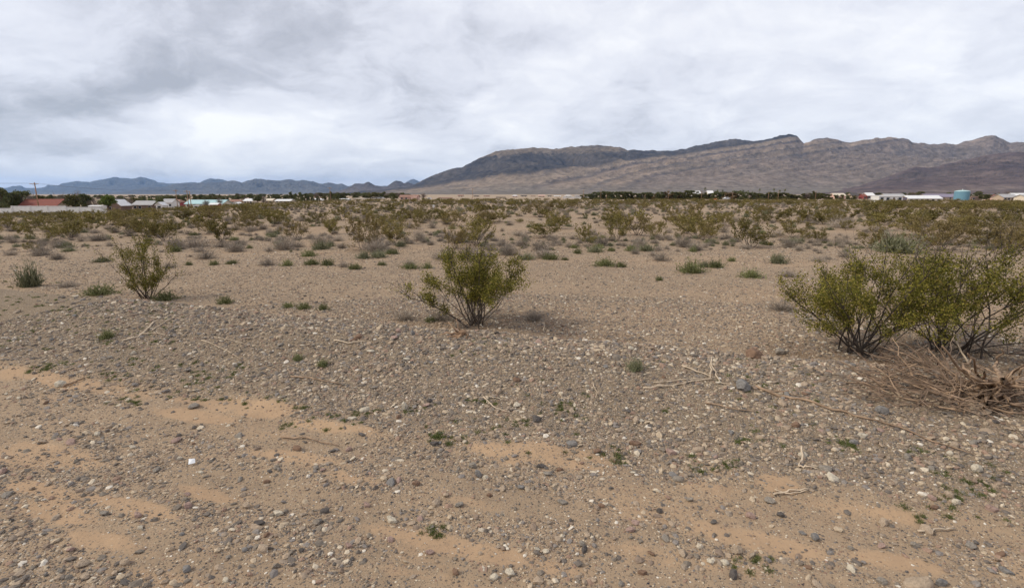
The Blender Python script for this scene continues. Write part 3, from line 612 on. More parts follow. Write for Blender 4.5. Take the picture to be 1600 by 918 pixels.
# hand-placed bushes of the middle ground: u, v of the foot, width, height, prototype, label or None, anchor phrase
MID = [(567, 390, 54, 52, 1, 'open creosote bush with bare tan stems, on the rim of the flat', 'the open tan-stemmed creosote'),
 (617, 381, 40, 34, 3, 'compact creosote bush right beside the open tan-stemmed one', 'the compact creosote'),
 (712, 388, 34, 36, 0, 'dark green creosote bush showing just above the full middle bush', 'the dark creosote'),
 (745, 383, 58, 42, 2, 'broad creosote bush touching the dark one behind the full middle bush', None),
 (870, 357, 40, 24, 0, 'creosote bush alone on bare ground right of the broad double bush', 'the lone round creosote'),
 (921, 384, 50, 36, 4, 'creosote bush with grey bare skirt on the far rim of the flat', 'the grey-skirted creosote'),
 (963, 376, 36, 40, 1, 'tall narrow creosote bush beside the grey-skirted one', 'the tall narrow creosote'),
 (1027, 374, 32, 30, 4, None, None), (1056, 352, 24, 20, 0, None, None), (1081, 356, 28, 26, 3, None, None), (1104, 375, 34, 30, 1, 'reddish brown creosote bush on the sandy strip in the middle right', 'the reddish creosote'),
 (1131, 351, 22, 18, 0, None, None), (1172, 386, 66, 44, 2, 'broad brown-green creosote bush at the rim right of centre', 'the broad rim creosote'), (842, 339, 50, 22, 2, 'broad low creosote bush in the far band above the lone round one', 'the broad far creosote'),
 (1235, 371, 48, 30, 1, None, 'the brownish rim creosote'), (1281, 378, 24, 22, 0, None, None), (1360, 388, 36, 34, 3, None, None), (1470, 392, 66, 44, 2, 'wide creosote bush directly above the largest one', 'the wide back creosote'),
 (1380, 346, 66, 32, 2, 'wide dark creosote bush below the white trailers', 'the wide dark creosote'), (1440, 352, 40, 22, 3, None, None), (1530, 362, 60, 30, 0, None, None), (1585, 352, 50, 28, 1, None, None), (1575, 395, 60, 40, 4, None, None),
 (462, 373, 40, 28, 2, 'dusty creosote bush left of the open tan-stemmed one', 'the dusty creosote'), (520, 366, 24, 24, 3, None, None), (577, 346, 22, 22, 3, 'small round dark creosote bush beyond the compact one', 'the small round creosote'), (650, 346, 36, 22, 0, None, None), (655, 352, 20, 18, 1, None, None),
 (347, 378, 34, 40, 3, 'upright olive creosote bush right of the slender one', 'the upright olive creosote'), (325, 366, 36, 26, 4, None, None), (385, 346, 40, 28, 2, None, None), (258, 376, 48, 36, 0, 'bushy creosote behind the wispy top of the slender one', 'the bushy creosote'), (228, 371, 40, 30, 2, None, None),
 (108, 372, 46, 26, 2, 'low wide creosote bush alone on the left flat', 'the low wide creosote'), (12, 360, 34, 26, 0, None, None), (34, 366, 20, 16, 3, None, None), (52, 356, 24, 18, 1, None, None), (165, 351, 60, 24, 0, None, 'the paired left creosotes'), (192, 353, 30, 20, 2, None, None),
 (90, 347, 20, 14, 3, None, None), (293, 345, 30, 20, 3, None, None), (430, 352, 34, 24, 0, None, None), (405, 338, 30, 20, 2, None, None), (490, 352, 30, 20, 1, None, None), (700, 345, 30, 18, 3, None, None), (1210, 346, 44, 20, 0, None, None), (1300, 346, 40, 20, 2, None, None), (960, 345, 34, 18, 0, None, None)]
todo = []
G2 = 'creosote bushes scattered behind the flat'
taken = []
for u, v, w, h, p, lab, ap in MID:
    o_, *_r = cr_bush(None, CR_MID[p], u, v, w, h, lab, G2); x, y = o_.location.x, o_.location.y; taken.append((x, y, w * y / FP / 2))
    if ap: ANCH.append((u, v - h * .4, ap))
    if not lab: todo.append((o_, u, v - h * .4, w, 'creosote bush', G2))
ncr = len(MID) + 4
def free(x, y, r):
    return all(math.hypot(x - a, y - b) > (r + c) * .8 for a, b, c in taken)
# the rest of the scrub behind the flat, nearest first, up to three hundred bushes; beyond that one mass of scrub
cand = []
g = np.random.default_rng(77)
a = g.uniform(-R(50), R(50), 9000); r = np.sqrt(g.uniform(24 ** 2, 330 ** 2, 9000))
X, Y = r * np.sin(a), r * np.cos(a)
dn = np.clip(.25 + 1.0 * sstep(.42, .6, fbm(X * .05, Y * .05, 3, 66)), 0, 1) * sstep(26, 42, r) * (1 - .75 * sstep(210, 300, r))
dn = dn + .35 * sstep(.2, .6, X / Y) * sstep(24, 34, r)
ok = (g.uniform(0, 1, len(X)) < dn * np.where(r < 60, .75, .55)) & (np.abs(X / Y) < 1.08)
X, Y, r = X[ok], Y[ok], r[ok]; o_ = np.argsort(r); X, Y, r = X[o_], Y[o_], r[o_]
far_pts = []
for x, y in zip(X, Y):
    w = .6 + 1.9 * random.random() ** 1.3; h = min(w * random.uniform(.48, .75), 1.25)
    if y < 24: continue
    if math.hypot(x, y) < 120 and not free(x, y, w / 2): continue
    z = zs(x, y); u, v = uv_of(x, y, z)
    if ncr < 296 and -40 < u < 1640:
        pr = random.choice(CR_MID if y < 48 else CR_FAR); pw, ph = dims(pr[1])
        ob = bush(pr, 'creosote_bush', x, y, w, h, random.uniform(0, 6.28), pw, ph, 'bush', G2); ncr += 1; taken.append((x, y, w / 2))
        wp = w * FP / y; todo.append((ob, u, v - h * FP / y * .5, wp, 'creosote bush', G2))
    else: far_pts.append((x, y, z, w, h))
# 300 bushes reach out this far; the scrub mass takes over beyond
fp = np.array(far_pts); k = len(fp)
joined = []
for i, (s, f) in enumerate(CR_FAR):
    sv = np.empty(len(s.vertices) * 3, np.float32); s.vertices.foreach_get('co', sv); fv = np.empty(len(f.vertices) * 3, np.float32); f.vertices.foreach_get('co', fv)
    me = bpy.data.meshes.new('scrub_bush'); import bmesh
    bm = bmesh.new(); bm.from_mesh(s); n0 = len(bm.faces); bm.from_mesh(f); bm.faces.ensure_lookup_table()
    for q in bm.faces[n0:]: q.material_index = 1
    me.materials.append(M['stem']); me.materials.append(M['creosote_far']); bm.to_mesh(me); bm.free(); joined.append(me)
pw, ph = dims(CR_FAR[0][1])
scatter('scrub', fp[:, :3], np.stack([fp[:, 3] / pw, fp[:, 3] / pw, fp[:, 4] / ph], 1), np.stack([np.zeros(k), np.zeros(k), rng.uniform(0, 6.28, k)], 1), rng.integers(0, len(joined), k), joined, 'olive band of far creosote scrub below the houses and trees', 'scrub')

# grey dry bushes, sage and green tufts
DRYP = [(585, 393, 38, 18, 'd', None), (443, 390, 36, 22, 'd', 'round grey dry bush on the rim left of the open tan-stemmed creosote'), (308, 386, 44, 15, 'd', None), (278, 387, 26, 12, 'd', None), (655, 376, 22, 20, 'd', None), (155, 376, 32, 12, 'd', None),
 (418, 414, 28, 12, 'd', None), (537, 417, 18, 8, 'd', None), (640, 417, 18, 12, 'd', None), (1069, 386, 28, 16, 'd', 'grey dome-shaped dry bush on the rim in front of the reddish creosote'), (940, 384, 22, 14, 'd', None), (1032, 407, 30, 14, 'd', None), (1216, 411, 30, 16, 's', None),
 (1313, 356, 44, 18, 'd', None), (1400, 394, 66, 30, 's', 'wide pale dry bush behind the large creosote pair'), (1230, 432, 30, 12, 'd', None), (1222, 485, 40, 18, 'd', None), (835, 500, 32, 16, 'd', 'brown dry bush in the dip right of the full middle creosote'), (632, 500, 34, 18, 'd', 'brown dry bush on the crest left of the full middle creosote'),
 (688, 500, 40, 16, 'd', None), (48, 447, 32, 38, 's', 'tall pale green sage bush at the far left of the flat'), (60, 400, 18, 10, 'd', None), (66, 382, 18, 9, 'd', None), (105, 448, 30, 10, 'd', None), (850, 402, 44, 16, 'd', None), (822, 405, 26, 10, 's', None), (105, 387, 22, 10, 's', None), (820, 376, 14, 14, 'd', None),
 (992, 577, 30, 18, 's', 'small grey-green plant rooted alone on the gravel bank right of centre'), (265, 418, 22, 8, 'd', None), (160, 409, 24, 8, 's', None), (690, 405, 30, 14, 'd', None), (735, 398, 26, 12, 'd', None), (785, 384, 24, 12, 'd', None), (1100, 417, 18, 10, 's', None)]
TUFTP = [(155, 460, 44, 15, 'wide green tuft at the foot of the bank left of the slender creosote'), (258, 468, 34, 14, 'green tuft at the foot of the slender creosote'), (352, 474, 24, 12, None), (449, 415, 17, 10, None), (487, 413, 24, 10, None), (512, 414, 20, 10, None), (555, 420, 20, 9, None), (597, 414, 15, 6, None), (641, 419, 28, 9, None),
 (668, 419, 16, 10, None), (1080, 426, 40, 21, 'largest pale green tuft alone on the flat right of centre'), (1173, 433, 34, 14, 'low green tuft on the flat beside the large creosote pair'), (1030, 438, 12, 7, None), (945, 415, 34, 13, None), (970, 417, 18, 8, None), (1118, 418, 22, 12, None), (902, 396, 13, 8, None), (1143, 408, 12, 7, None), (1082, 393, 12, 6, None),
 (275, 393, 18, 10, None), (372, 387, 10, 6, None), (390, 388, 10, 6, None), (295, 414, 12, 6, None), (335, 414, 14, 8, None), (362, 412, 18, 6, None), (450, 480, 16, 8, None), (475, 482, 22, 10, None), (505, 484, 18, 10, None), (672, 502, 18, 8, None), (860, 405, 26, 10, None), (985, 392, 18, 9, None),
 (466, 562, 16, 10, None), (505, 572, 18, 11, None), (168, 528, 24, 14, None), (955, 392, 14, 7, None)]
DG, TG = 'grey dry bushes on the flat', 'green tufts on the flat'
dims_d = [dims(me) for me in DRY]; dims_s = [dims(me) for me in SAGE]; dims_t = [dims(me) for me in TUFT]
def small(name, me, dm, x, y, w, h, cat, group, label, pn):
    ob = empty(name, (x, y, zs(x, y)), random.uniform(0, 6.28), (w / dm[0], w / dm[0], h / dm[1])); tag(ob, label, cat, group); link(pn, me, ob); return ob
def put_small(u, v, w, h, kind, lab):
    x, y, z = spot(u, v); dep = y * cs + (CH - z) * sn; w_, h_ = w * dep / FP, h * dep / FP * 1.1
    if kind == 'd': i = random.randrange(3); ob = small('dry_bush', DRY[i], dims_d[i], x, y, w_, h_, 'bush', DG, lab, 'twigs'); nn_ = 'grey dry bush'
    elif kind == 's': i = random.randrange(2); ob = small('sage_bush', SAGE[i], dims_s[i], x, y, w_, h_, 'bush', 'pale sage bushes on the flat', lab, 'blades'); nn_ = 'pale sage bush'
    else: i = random.randrange(3); ob = small('green_tuft', TUFT[i], dims_t[i], x, y, w_, h_, 'plant', TG, lab, 'blades'); nn_ = 'green tuft'
    if not lab: todo.append((ob, u, v - h / 2, w, nn_, ob['group']))
    taken.append((x, y, w_ / 2)); litter_shade_spots.append((x, y, w_ * .35))
for u, v, w, h, kd, lab in DRYP: put_small(u, v, w, h, kd, lab)
for u, v, w, h, lab in TUFTP: put_small(u, v, w, h, 't', lab)
g = np.random.default_rng(91); cnt = 0
while cnt < 215:      # more of them among the bushes
    v = 335 + 75 * g.uniform() ** 1.1; u = g.uniform(-20, 1620)
    x, y, z = spot(u, v)
    if y < 17 or y > 95: continue
    w = g.uniform(.35, .95); h = w * g.uniform(.35, .6); kd = 'd' if g.uniform() < .62 else ('s' if g.uniform() < .45 else 't')
    if kd == 't': w *= .7; h = w * .4
    if y < 23 and g.uniform() < .6: continue
    if not free(x, y, w * .3): continue
    put_small(float(u), float(v), float(w * FP / y), float(h * FP / y), kd, None); cnt += 1
settle(todo)
# more low dry growth too thick to count, farther back
k = 8000; a = rng.uniform(-R(50), R(50), k); r = np.sqrt(rng.uniform(30 ** 2, 230 ** 2, k)); x = r * np.sin(a); y = r * np.cos(a)
kp = rng.uniform(0, 1, k) < sstep(28, 60, r) * (.3 + .7 * sstep(.4, .6, fbm(x * .08, y * .08, 3, 12))); x, y = x[kp], y[kp]; k = len(x); s = rng.uniform(.5, 1.5, k)
k2 = 900; xb = rng.uniform(-34, 34, k2); yb = rng.normal(27.5, 3.0, k2) - .05 * xb; kp = (fbm(xb * .2, yb * .3, 3, 19) > .44) & (yb > 21) & (np.abs(xb / yb) < 1.15); xb, yb = xb[kp], yb[kp]; sb = rng.uniform(.25, .7, len(xb))
x = np.concatenate([x, xb]); y = np.concatenate([y, yb]); s = np.concatenate([s, sb]); k = len(x)
scatter('dry_undergrowth', np.stack([x, y, zg(x, y)], 1), np.stack([s, s, s * rng.uniform(.7, 1.2, k)], 1), np.stack([0 * x, 0 * x, rng.uniform(0, 6.28, k)], 1), rng.choice([0, 1, 2, 3], k), [DRY[0], DRY[1], DRY[2], SAGE[0]], 'low grey dry growth between the far creosote bushes', 'undergrowth')
# tiny green weeds on the bank, in drifts
WD = [mset(tuft(470 + i, 70, .06, .17, .0020), M['weed']) for i in range(3)]
WP = [(60, 575), (65, 570), (80, 573), (165, 585), (180, 588), (195, 590), (240, 575), (320, 583), (322, 590), (300, 600), (350, 590), (325, 610), (200, 625), (215, 628), (690, 685), (700, 682), (470, 640), (515, 650), (600, 640), (650, 645), (960, 710), (965, 712), (880, 636), (885, 640), (1100, 722), (1135, 728),
      (1320, 694), (1315, 690), (1440, 702), (1450, 705), (1500, 725), (1470, 735), (1490, 780), (1440, 800), (680, 830), (560, 647), (455, 662), (750, 625), (800, 660), (1165, 882), (1040, 640), (1160, 690), (540, 660), (30, 530), (55, 515), (10, 440), (20, 448), (60, 445), (90, 442), (235, 535), (170, 535), (370, 575), (300, 570), (1500, 770), (1520, 765), (1545, 740)]
wx, wy = [], []
for u, v in WP:
    x, y, z = spot(u, v); q = rng.integers(4, 11); wx.append(x + rng.normal(size=q) * .09); wy.append(y + rng.normal(size=q) * .06)
s_ = rng.uniform(-14, 9, 1500); t_ = rng.uniform(4.4, 7.4, 1500); kp = fbm(s_ * .8, t_ * .9, 3, 27) > .60; s_, t_ = s_[kp], t_[kp]
yy = (t_ * 1.05 - .32 * s_ * 1.05) / (1 + .32 ** 2); xx = s_ * 1.05 + .32 * yy; wx.append(xx); wy.append(yy)
wx = np.concatenate(wx); wy = np.concatenate(wy); k = len(wx); s = rng.uniform(.3, .8, k)
scatter('weeds', np.stack([wx, wy, zg(wx, wy)], 1), np.stack([s, s, s], 1), np.stack([0 * wx, 0 * wx, rng.uniform(0, 6.28, k)], 1), rng.integers(0, 3, k), WD, 'tiny green weeds sprouting in drifts on the gravel bank', 'weeds')
# brown plant litter on the soil under the bushes, and dark patches in the dip behind the bank with bush shade painted in
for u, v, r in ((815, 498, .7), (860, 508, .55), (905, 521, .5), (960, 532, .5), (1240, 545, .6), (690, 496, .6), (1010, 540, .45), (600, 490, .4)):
    x, y, z = spot(u, v); litter_shade_spots.append((x, y, r))
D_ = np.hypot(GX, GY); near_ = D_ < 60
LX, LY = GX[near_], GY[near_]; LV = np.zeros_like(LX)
for x, y, r in litter_shade_spots:
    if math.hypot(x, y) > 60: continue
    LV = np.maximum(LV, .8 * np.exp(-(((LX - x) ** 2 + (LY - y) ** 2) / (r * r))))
LITTER_SHADE[near_] = np.clip(LV * (.35 + 1.1 * fbm(LX * 4, LY * 4, 3, 8)), 0, .8)
attr(ground.data, 'litter', LITTER_SHADE)

# ------------------------------------------------------------------ single stones
ANCH_ALL = ANCH
STM = [stone_mesh(600 + i, 3, f_, 11) for i, f_ in enumerate((.7, .85, .6, .75, .55, .9))]
def stone(u, v, wp, hp, colr, label, x=None, y=None, mesh_i=None):
    if x is None: x, y, z = spot(u, v)
    z = zs(x, y); dep = y * cs + (CH - z) * sn; w, h = wp * dep / FP / 2, hp * dep / FP
    i = random.randrange(6) if mesh_i is None else mesh_i
    ob = bpy.data.objects.new('stone', STM[i]); col.objects.link(ob)
    if not STM[i].materials: STM[i].materials.append(M['stone_grey'])
    ob.material_slots[0].link = 'OBJECT'; ob.material_slots[0].material = M['stone_' + colr]
    d_ = float(STM[i].vertices[0].co.z) if False else 1
    ob.scale = (w, w * random.uniform(.75, 1.0), h * .62); ob.location = (x, y, z + h * .22); ob.rotation_euler = (random.gauss(0, .18), random.gauss(0, .18), random.uniform(-.5, .5) + random.choice((0, math.pi)))
    tag(ob, label, 'stone', 'loose stones on the gravel bank'); return ob
ST = [(1178, 558, 36, 20, 'brown', 'angular dark brown rock on the bank crest right of centre', 'the brown crest rock'), (1160, 606, 32, 20, 'bluegrey', 'flat pale grey stone beside the cluster of bare branches', 'the flat grey stone'),
 (632, 638, 14, 17, 'cream', 'upright cream stone in the middle of the bank', 'the upright cream stone'), (1378, 645, 24, 18, 'bluegrey', 'rounded blue-grey stone below the tangled brush pile', 'the rounded blue stone'),
 (612, 572, 12, 10, 'tan', None, None), (580, 550, 15, 9, 'cream', 'cream stone with flat top below the full middle creosote', 'the flat-topped cream stone'), (593, 579, 11, 10, 'tan', None, None), (636, 562, 14, 7, 'cream', None, None), (623, 520, 12, 12, 'pink', None, None), (645, 522, 9, 9, 'bluegrey', None, None),
 (658, 532, 11, 10, 'tan', None, None), (560, 528, 14, 9, 'brown', None, None), (842, 536, 13, 11, 'pink', 'pinkish stone on the bank right of the small root', 'the pinkish stone'), (807, 595, 15, 10, 'brown', 'dark reddish stone half buried in the middle bank', 'the dark reddish stone'), (1087, 569, 11, 7, 'cream', None, None), (1142, 676, 12, 9, 'bluegrey', None, None),
 (918, 605, 9, 7, 'cream', None, None), (95, 602, 20, 11, 'cream', 'cream boulder on the sandy ledge at the left', 'the cream ledge stone'), (303, 636, 19, 13, 'grey', 'square grey stone beside the orange sand patch', 'the square grey stone'), (112, 692, 20, 10, 'pink', 'flat pinkish slab on the track edge at the left', 'the pinkish slab'), (748, 744, 14, 17, 'bluegrey', 'rounded grey stone standing on the gravel below the bank', 'the standing grey stone'),
 (813, 763, 16, 14, 'bluegrey', 'blue-grey stone at the edge of the sand right of the rounded one', 'the sand-edge stone'), (1150, 862, 22, 20, 'tan', 'large tan stone near the bottom right of centre', 'the large tan stone'), (1110, 878, 14, 12, 'cream', None, None), (1132, 880, 16, 10, 'cream', None, None), (1272, 842, 15, 20, 'bluegrey', 'tall greenish grey stone at lower right', 'the tall greenish stone'),
 (1434, 916, 40, 22, 'tan', 'broad tan stone at the bottom edge of the picture', 'the broad bottom stone'), (28, 913, 20, 10, 'tan', 'tan stone in the bottom left corner', 'the corner stone'), (1265, 500, 16, 9, 'grey', None, None), (913, 860, 14, 12, 'dark', 'small dark stone on the bare sand at bottom centre', 'the small dark stone'), (853, 862, 13, 10, 'cream', None, None),
 (1077, 782, 16, 12, 'grey', None, None), (856, 741, 18, 10, 'grey', None, None), (1220, 553, 22, 14, 'grey', None, None), (1325, 640, 12, 10, 'tan', None, None), (1525, 640, 40, 18, 'tan', 'long tan stone lying against the root wad', 'the long tan stone'), (1300, 747, 22, 12, 'cream', 'cream slab on the right part of the bank', 'the cream slab'), (650, 757, 16, 10, 'brown', None, None), (508, 800, 14, 10, 'dark', None, None),
 (1222, 633, 16, 13, 'tan', None, None), (1330, 890, 16, 9, 'cream', None, None), (545, 855, 12, 12, 'pink', None, None), (220, 826, 12, 8, 'cream', None, None), (465, 702, 18, 10, 'brown', None, None), (1030, 800, 12, 12, 'dark', None, None), (985, 545, 12, 9, 'cream', None, None), (245, 735, 12, 8, 'grey', None, None), (215, 806, 14, 10, 'pink', None, None), (1040, 842, 14, 12, 'grey', None, None)]
ANCH_B = list(ANCH); ANCH = []
stodo = []
for u, v, w, h, c, lab, ap in ST:
    ob = stone(u, v, w, h, c, lab)
    if ap: ANCH.append((u, v - h / 2, ap))
    if not lab: stodo.append((ob, u, v - h / 2, w, {'grey': 'grey', 'bluegrey': 'blue-grey', 'tan': 'tan', 'cream': 'cream', 'pink': 'pinkish', 'brown': 'brown', 'dark': 'dark'}[c] + ' stone', ''))
g = np.random.default_rng(55); cnt = 0
while cnt < 210:
    u, v = g.uniform(5, 1595), 470 + 445 * g.uniform(); x, y, z = spot(u, v); t = float(tacross(x, y))
    if t > 7.4 or sandmask(np.array([x]), np.array([y]))[0] > .35: continue
    s = g.uniform(.022, .05) * (1.25 if t > 4.6 else 1) * 2
    if t > 6.5: s *= 1.15
    wp = s * FP / (y * cs + CH * sn); c = str(g.choice(['grey', 'bluegrey', 'tan', 'cream', 'pink', 'brown', 'dark'], p=[.26, .12, .24, .14, .12, .07, .05]))
    ob = stone(u, v, wp, wp * g.uniform(.5, .8), c, None, x, y); cnt += 1
    stodo.append((ob, u, v - wp / 3, wp, {'bluegrey': 'blue-grey', 'pink': 'pinkish'}.get(c, c) + ' stone', ''))
settle(stodo)

# ------------------------------------------------------------------ dead wood
def p3(u, v, up=0.0):
    x, y, z = spot(u, v); return Vector((x, y, z + up))
def pY(u, v, Y): z = Zat(v, Y); return Vector((Xat(u, Y, z), Y, z))
def wob(pts, k=4, a=.012):
    out_ = []
    for i in range(len(pts) - 1):
        for j in range(k):
            t = j / k; q = pts[i].lerp(pts[i + 1], t); out_.append(q + Vector((random.gauss(0, a), random.gauss(0, a), random.gauss(0, a * .5))) * (0 if i + j == 0 else 1))
    return out_ + [pts[-1]]
def stick(paths, label, colr='wood', name='dead_stick', group='dead sticks on the bank'):
    root = None
    for i, (pp, r0, r1) in enumerate(paths):
        P_ = wob([p3(u, v, .02 + (q[0] if q else 0)) for u, v, *q in pp], 4, .007); o0 = P_[0].copy() if root is None else o0
        mb = MB().tube([q - o0 for q in P_], np.linspace(r0, r1, len(P_)), 6)
        if root is None: root = empty(name, o0); tag(root, label, 'stick', group)
        mb.build('stem' if i == 0 else 'branch', M[colr], root, True)
    return root
stick([([(192, 534), (215, 528), (232, 515), (240, 504)], .022, .012), ([(238, 518), (262, 502), (291, 487)], .011, .005), ([(222, 523), (245, 522), (262, 524)], .009, .004)], 'forked tan stick on the bank below the slender creosote', 'wood2')
stick([([(455, 590), (480, 592), (505, 597), (535, 602)], .012, .006)], 'long thin straight stick in the left middle of the bank')
stick([([(522, 533), (545, 538), (578, 533)], .011, .006), ([(545, 537), (560, 534), (570, 536)], .006, .003)], 'curved pale stick just left of the small root', 'wood2')
stick([([(100, 606), (118, 598), (133, 592)], .016, .009)], 'short thick grey-brown stick on the sandy ledge at far left')
stick([([(1180, 605), (1215, 620), (1260, 628), (1300, 641), (1345, 653), (1400, 668), (1455, 692), (1520, 712)], .016, .005), ([(1190, 612), (1225, 613), (1250, 622)], .008, .004)], 'longest stick, trailing down the bank from the flat grey stone')
stick([([(1103, 632), (1140, 640), (1178, 646)], .008, .004)], 'thin brown stick below the cluster of bare branches')
stick([([(440, 685), (480, 687), (530, 699)], .010, .005)], 'thin reddish stick on the track edge left of centre', 'wood')
stick([([(755, 622), (775, 640), (797, 646)], .008, .004), ([(758, 622), (775, 624), (788, 627)], .006, .003)], 'forked thin stick in the centre of the bank', 'wood2')
stick([([(1433, 832), (1460, 831), (1492, 829)], .008, .006)], 'straight pinkish stick on the gravel at lower right', 'wood2')
stick([([(1208, 775), (1235, 770), (1264, 767)], .008, .005), ([(1210, 768), (1235, 775), (1262, 768)], .005, .004)], 'pair of crossed pale twigs by the small sand patch', 'wood2')
stick([([(1251, 709, .06), (1252, 722, .02), (1247, 731)], .009, .007), ([(1247, 731), (1262, 732), (1278, 735)], .008, .004)], 'bleached forked twig standing up on the right bank', 'wood2')
stick([([(315, 533), (350, 546), (376, 563)], .007, .003), ([(335, 529), (360, 533), (385, 540)], .006, .003)], 'two fine pale twigs right of the forked tan stick', 'wood2')
stick([([(927, 602), (933, 615), (931, 624)], .006, .004), ([(933, 615), (941, 612)], .005, .002)], 'tiny forked twig below the grey-green plant', 'wood2')
stick([([(848, 518, .14), (850, 510, .07), (849, 519, 0)], .004, .012)], 'short pale upright twig in the dip right of the full middle creosote', 'wood2')
stick([([(1065, 573), (1090, 582), (1115, 592)], .010, .007), ([(1005, 608), (1050, 604), (1085, 597), (1116, 594)], .009, .008), ([(1020, 600), (1060, 596), (1100, 594)], .006, .006), ([(1112, 572, .10), (1109, 580, .05), (1110, 594)], .007, .009), ([(1108, 575, .08), (1118, 588, .04), (1124, 600)], .006, .007), ([(1125, 600), (1150, 604), (1165, 610)], .006, .003)],
      'cluster of bare pale branches on the bank left of the flat grey stone', 'wood2', 'dead_branch', None)
def rootwad(name, label, center, paths, colr, stump_r, cat, twigs=0, ext=None, tw=(.003, .006)):
    root = empty(name, center); tag(root, label, cat)
    sm = stone_mesh(900 + len(paths), 3, .8, 6); so = link('stump', sm, root, M[colr]); so.scale = (stump_r, stump_r * .8, stump_r * .7); so.location = (0, 0, stump_r * .4)
    for pts, r0, r1 in paths:
        P_ = wob([p - center for p in pts], 3, .014); MB().tube(P_, np.linspace(r0, r1, len(P_)), 6).build('root', M[colr], root, True)
    return root
y0 = spot(712, 530)[1]
c0 = p3(722, 526, .05)
rootwad('dead_root', 'small reddish root claw lying on the crest below the full middle creosote', c0, [([c0, pY(706, 533, c0.y - .1), pY(690, 547, c0.y - .45)], .03, .009), ([c0, pY(710, 534, c0.y - .15), pY(697, 545, c0.y - .4)], .022, .008), ([c0, pY(712, 516, c0.y), pY(700, 503, c0.y + .1)], .02, .006), ([c0, pY(704, 520, c0.y), pY(686, 523, c0.y + .05)], .022, .006),
        ([c0, pY(728, 520, c0.y), pY(730, 530, c0.y - .1)], .025, .012), ([c0, pY(700, 527, c0.y), pY(688, 529, c0.y)], .02, .006), ([c0, pY(716, 510, c0.y), pY(713, 498, c0.y)], .012, .005)], 'redwood', .07, 'root')
c1 = p3(1552, 622, .12); cy = c1.y
RW = [((1500, 575), (1472, 540)), ((1510, 590), (1490, 562)), ((1530, 590), (1520, 560), (1512, 552)), ((1575, 585), (1610, 560)), ((1585, 600), (1620, 590)), ((1585, 615), (1625, 612)), ((1580, 632), (1620, 640)), ((1545, 640), (1570, 655), (1600, 660)), ((1525, 615), (1505, 622)), ((1535, 632), (1540, 655), (1568, 668)),
      ((1520, 600), (1500, 600), (1488, 612)), ((1560, 590), (1555, 565), (1565, 545)), ((1590, 588), (1605, 570), (1630, 560)), ((1570, 605), (1600, 604), (1640, 615)), ((1540, 600), (1536, 580), (1528, 570)), ((1580, 625), (1605, 628), (1640, 630)), ((1560, 640), (1590, 648), (1640, 652)), ((1512, 585), (1508, 570), (1518, 560))]
RW2 = []
for i in range(46):
    a0 = random.uniform(0, 6.28); r0 = random.uniform(40, 105); um = 1552 + 12 * math.cos(a0); e0 = (1552 + r0 * math.cos(a0) * 1.0, 612 - r0 * .55 * math.sin(a0) + 8); yy0 = cy + random.uniform(-.4, .4)
    q0 = pY(1552 + random.gauss(0, 16), 618 + random.gauss(0, 9), cy + random.uniform(-.2, .2)); q1 = pY((um + e0[0]) / 2 + random.gauss(0, 9), (615 + e0[1]) / 2 + random.gauss(0, 7), yy0); q2 = pY(e0[0], e0[1], yy0)
    for q in (q0, q1, q2): q.z = max(q.z, zs(q.x, q.y) + .02)
    RW2.append(([q0, q1, q2], random.uniform(.007, .018), random.uniform(.003, .006)))
rootwad('root_wad', 'big upturned root wad of tan roots at the right edge', c1, [([c1] + [pY(u, v, cy + random.uniform(-.45, .35)) for u, v in pp], random.uniform(.018, .034), random.uniform(.005, .010)) for pp in RW] + RW2, 'wood', .12, 'root')
# tangled brush pile
bc = p3(1430, 612, 0); root = empty('brush_pile', bc); tag(root, 'tangled pile of thin dead twigs in front of the large creosote pair', 'brush')
g = np.random.default_rng(5)
for k, (nm, cnt_, r0, cl) in enumerate((('twigs', 230, .0065, 'dry'), ('branches', 44, .0095, 'wood'))):
    mb = MB()
    for i in range(cnt_):
        u = g.uniform(1372, 1500) if g.uniform() < .7 else g.uniform(1480, 1590); v = 640 - 75 * g.uniform() if u < 1480 else 655 - 60 * g.uniform()
        x, y, z = spot(u, v); hp = .16 * math.exp(-((u - 1455) / 60) ** 2); p0 = Vector((x, y, z + g.uniform(0, .06 + hp)))
        az = math.radians(g.normal(120, 38) if g.uniform() < .5 else g.uniform(0, 360)); ln = g.uniform(.2, .7); el = g.normal(.15, .35)
        d = Vector((math.cos(az) * math.cos(el), math.sin(az) * math.cos(el), math.sin(el)))
        P_ = wob([p0, p0 + d * ln * .5, p0 + d * ln + Vector((0, 0, -.05))], 2, .022)
        for q in P_: q.z = max(q.z, z + .01)
        mb.tube([q - bc for q in P_], np.linspace(r0 * g.uniform(.7, 1.5), r0 * .5, len(P_)), 4 if k else 3)
    mb.build(nm, M[cl] if k else M['drywood'] if 'drywood' in M else M['wood'], root)
stick([([(1512, 575, .05), (1490, 560, .25), (1478, 545, .5), (1470, 552, .75)], .014, .006)], 'pale broken branch sticking up out of the brush pile', 'wood2', 'dead_branch', None)
# litter
x, y, z = spot(300, 725)
pg = MB(); q = .028
pg.add([(-q, -q, .004), (q, -q, .012), (q, q, .010), (-q * .8, q, .02), (0, 0, .022), (-q, -q, 0), (q, -q, .008), (q, q, .006), (-q * .8, q, .016), (0, 0, .018)],
       [(0, 1, 4), (1, 2, 4), (2, 3, 4), (3, 0, 4), (6, 5, 9), (7, 6, 9), (8, 7, 9), (5, 8, 9), (0, 5, 6, 1), (1, 6, 7, 2), (2, 7, 8, 3), (3, 8, 5, 0)])
M['paper'] = plain('white_paper', (.85, .85, .84), .6, .03)
lo = pg.build('paper_scrap', M['paper']); lo.location = (x, y, z + .025); lo.rotation_euler = (.35, .1, .6); lo.scale = (1.0, 1.0, 1); tag(lo, 'small white paper scrap on the gravel at lower left', 'litter')

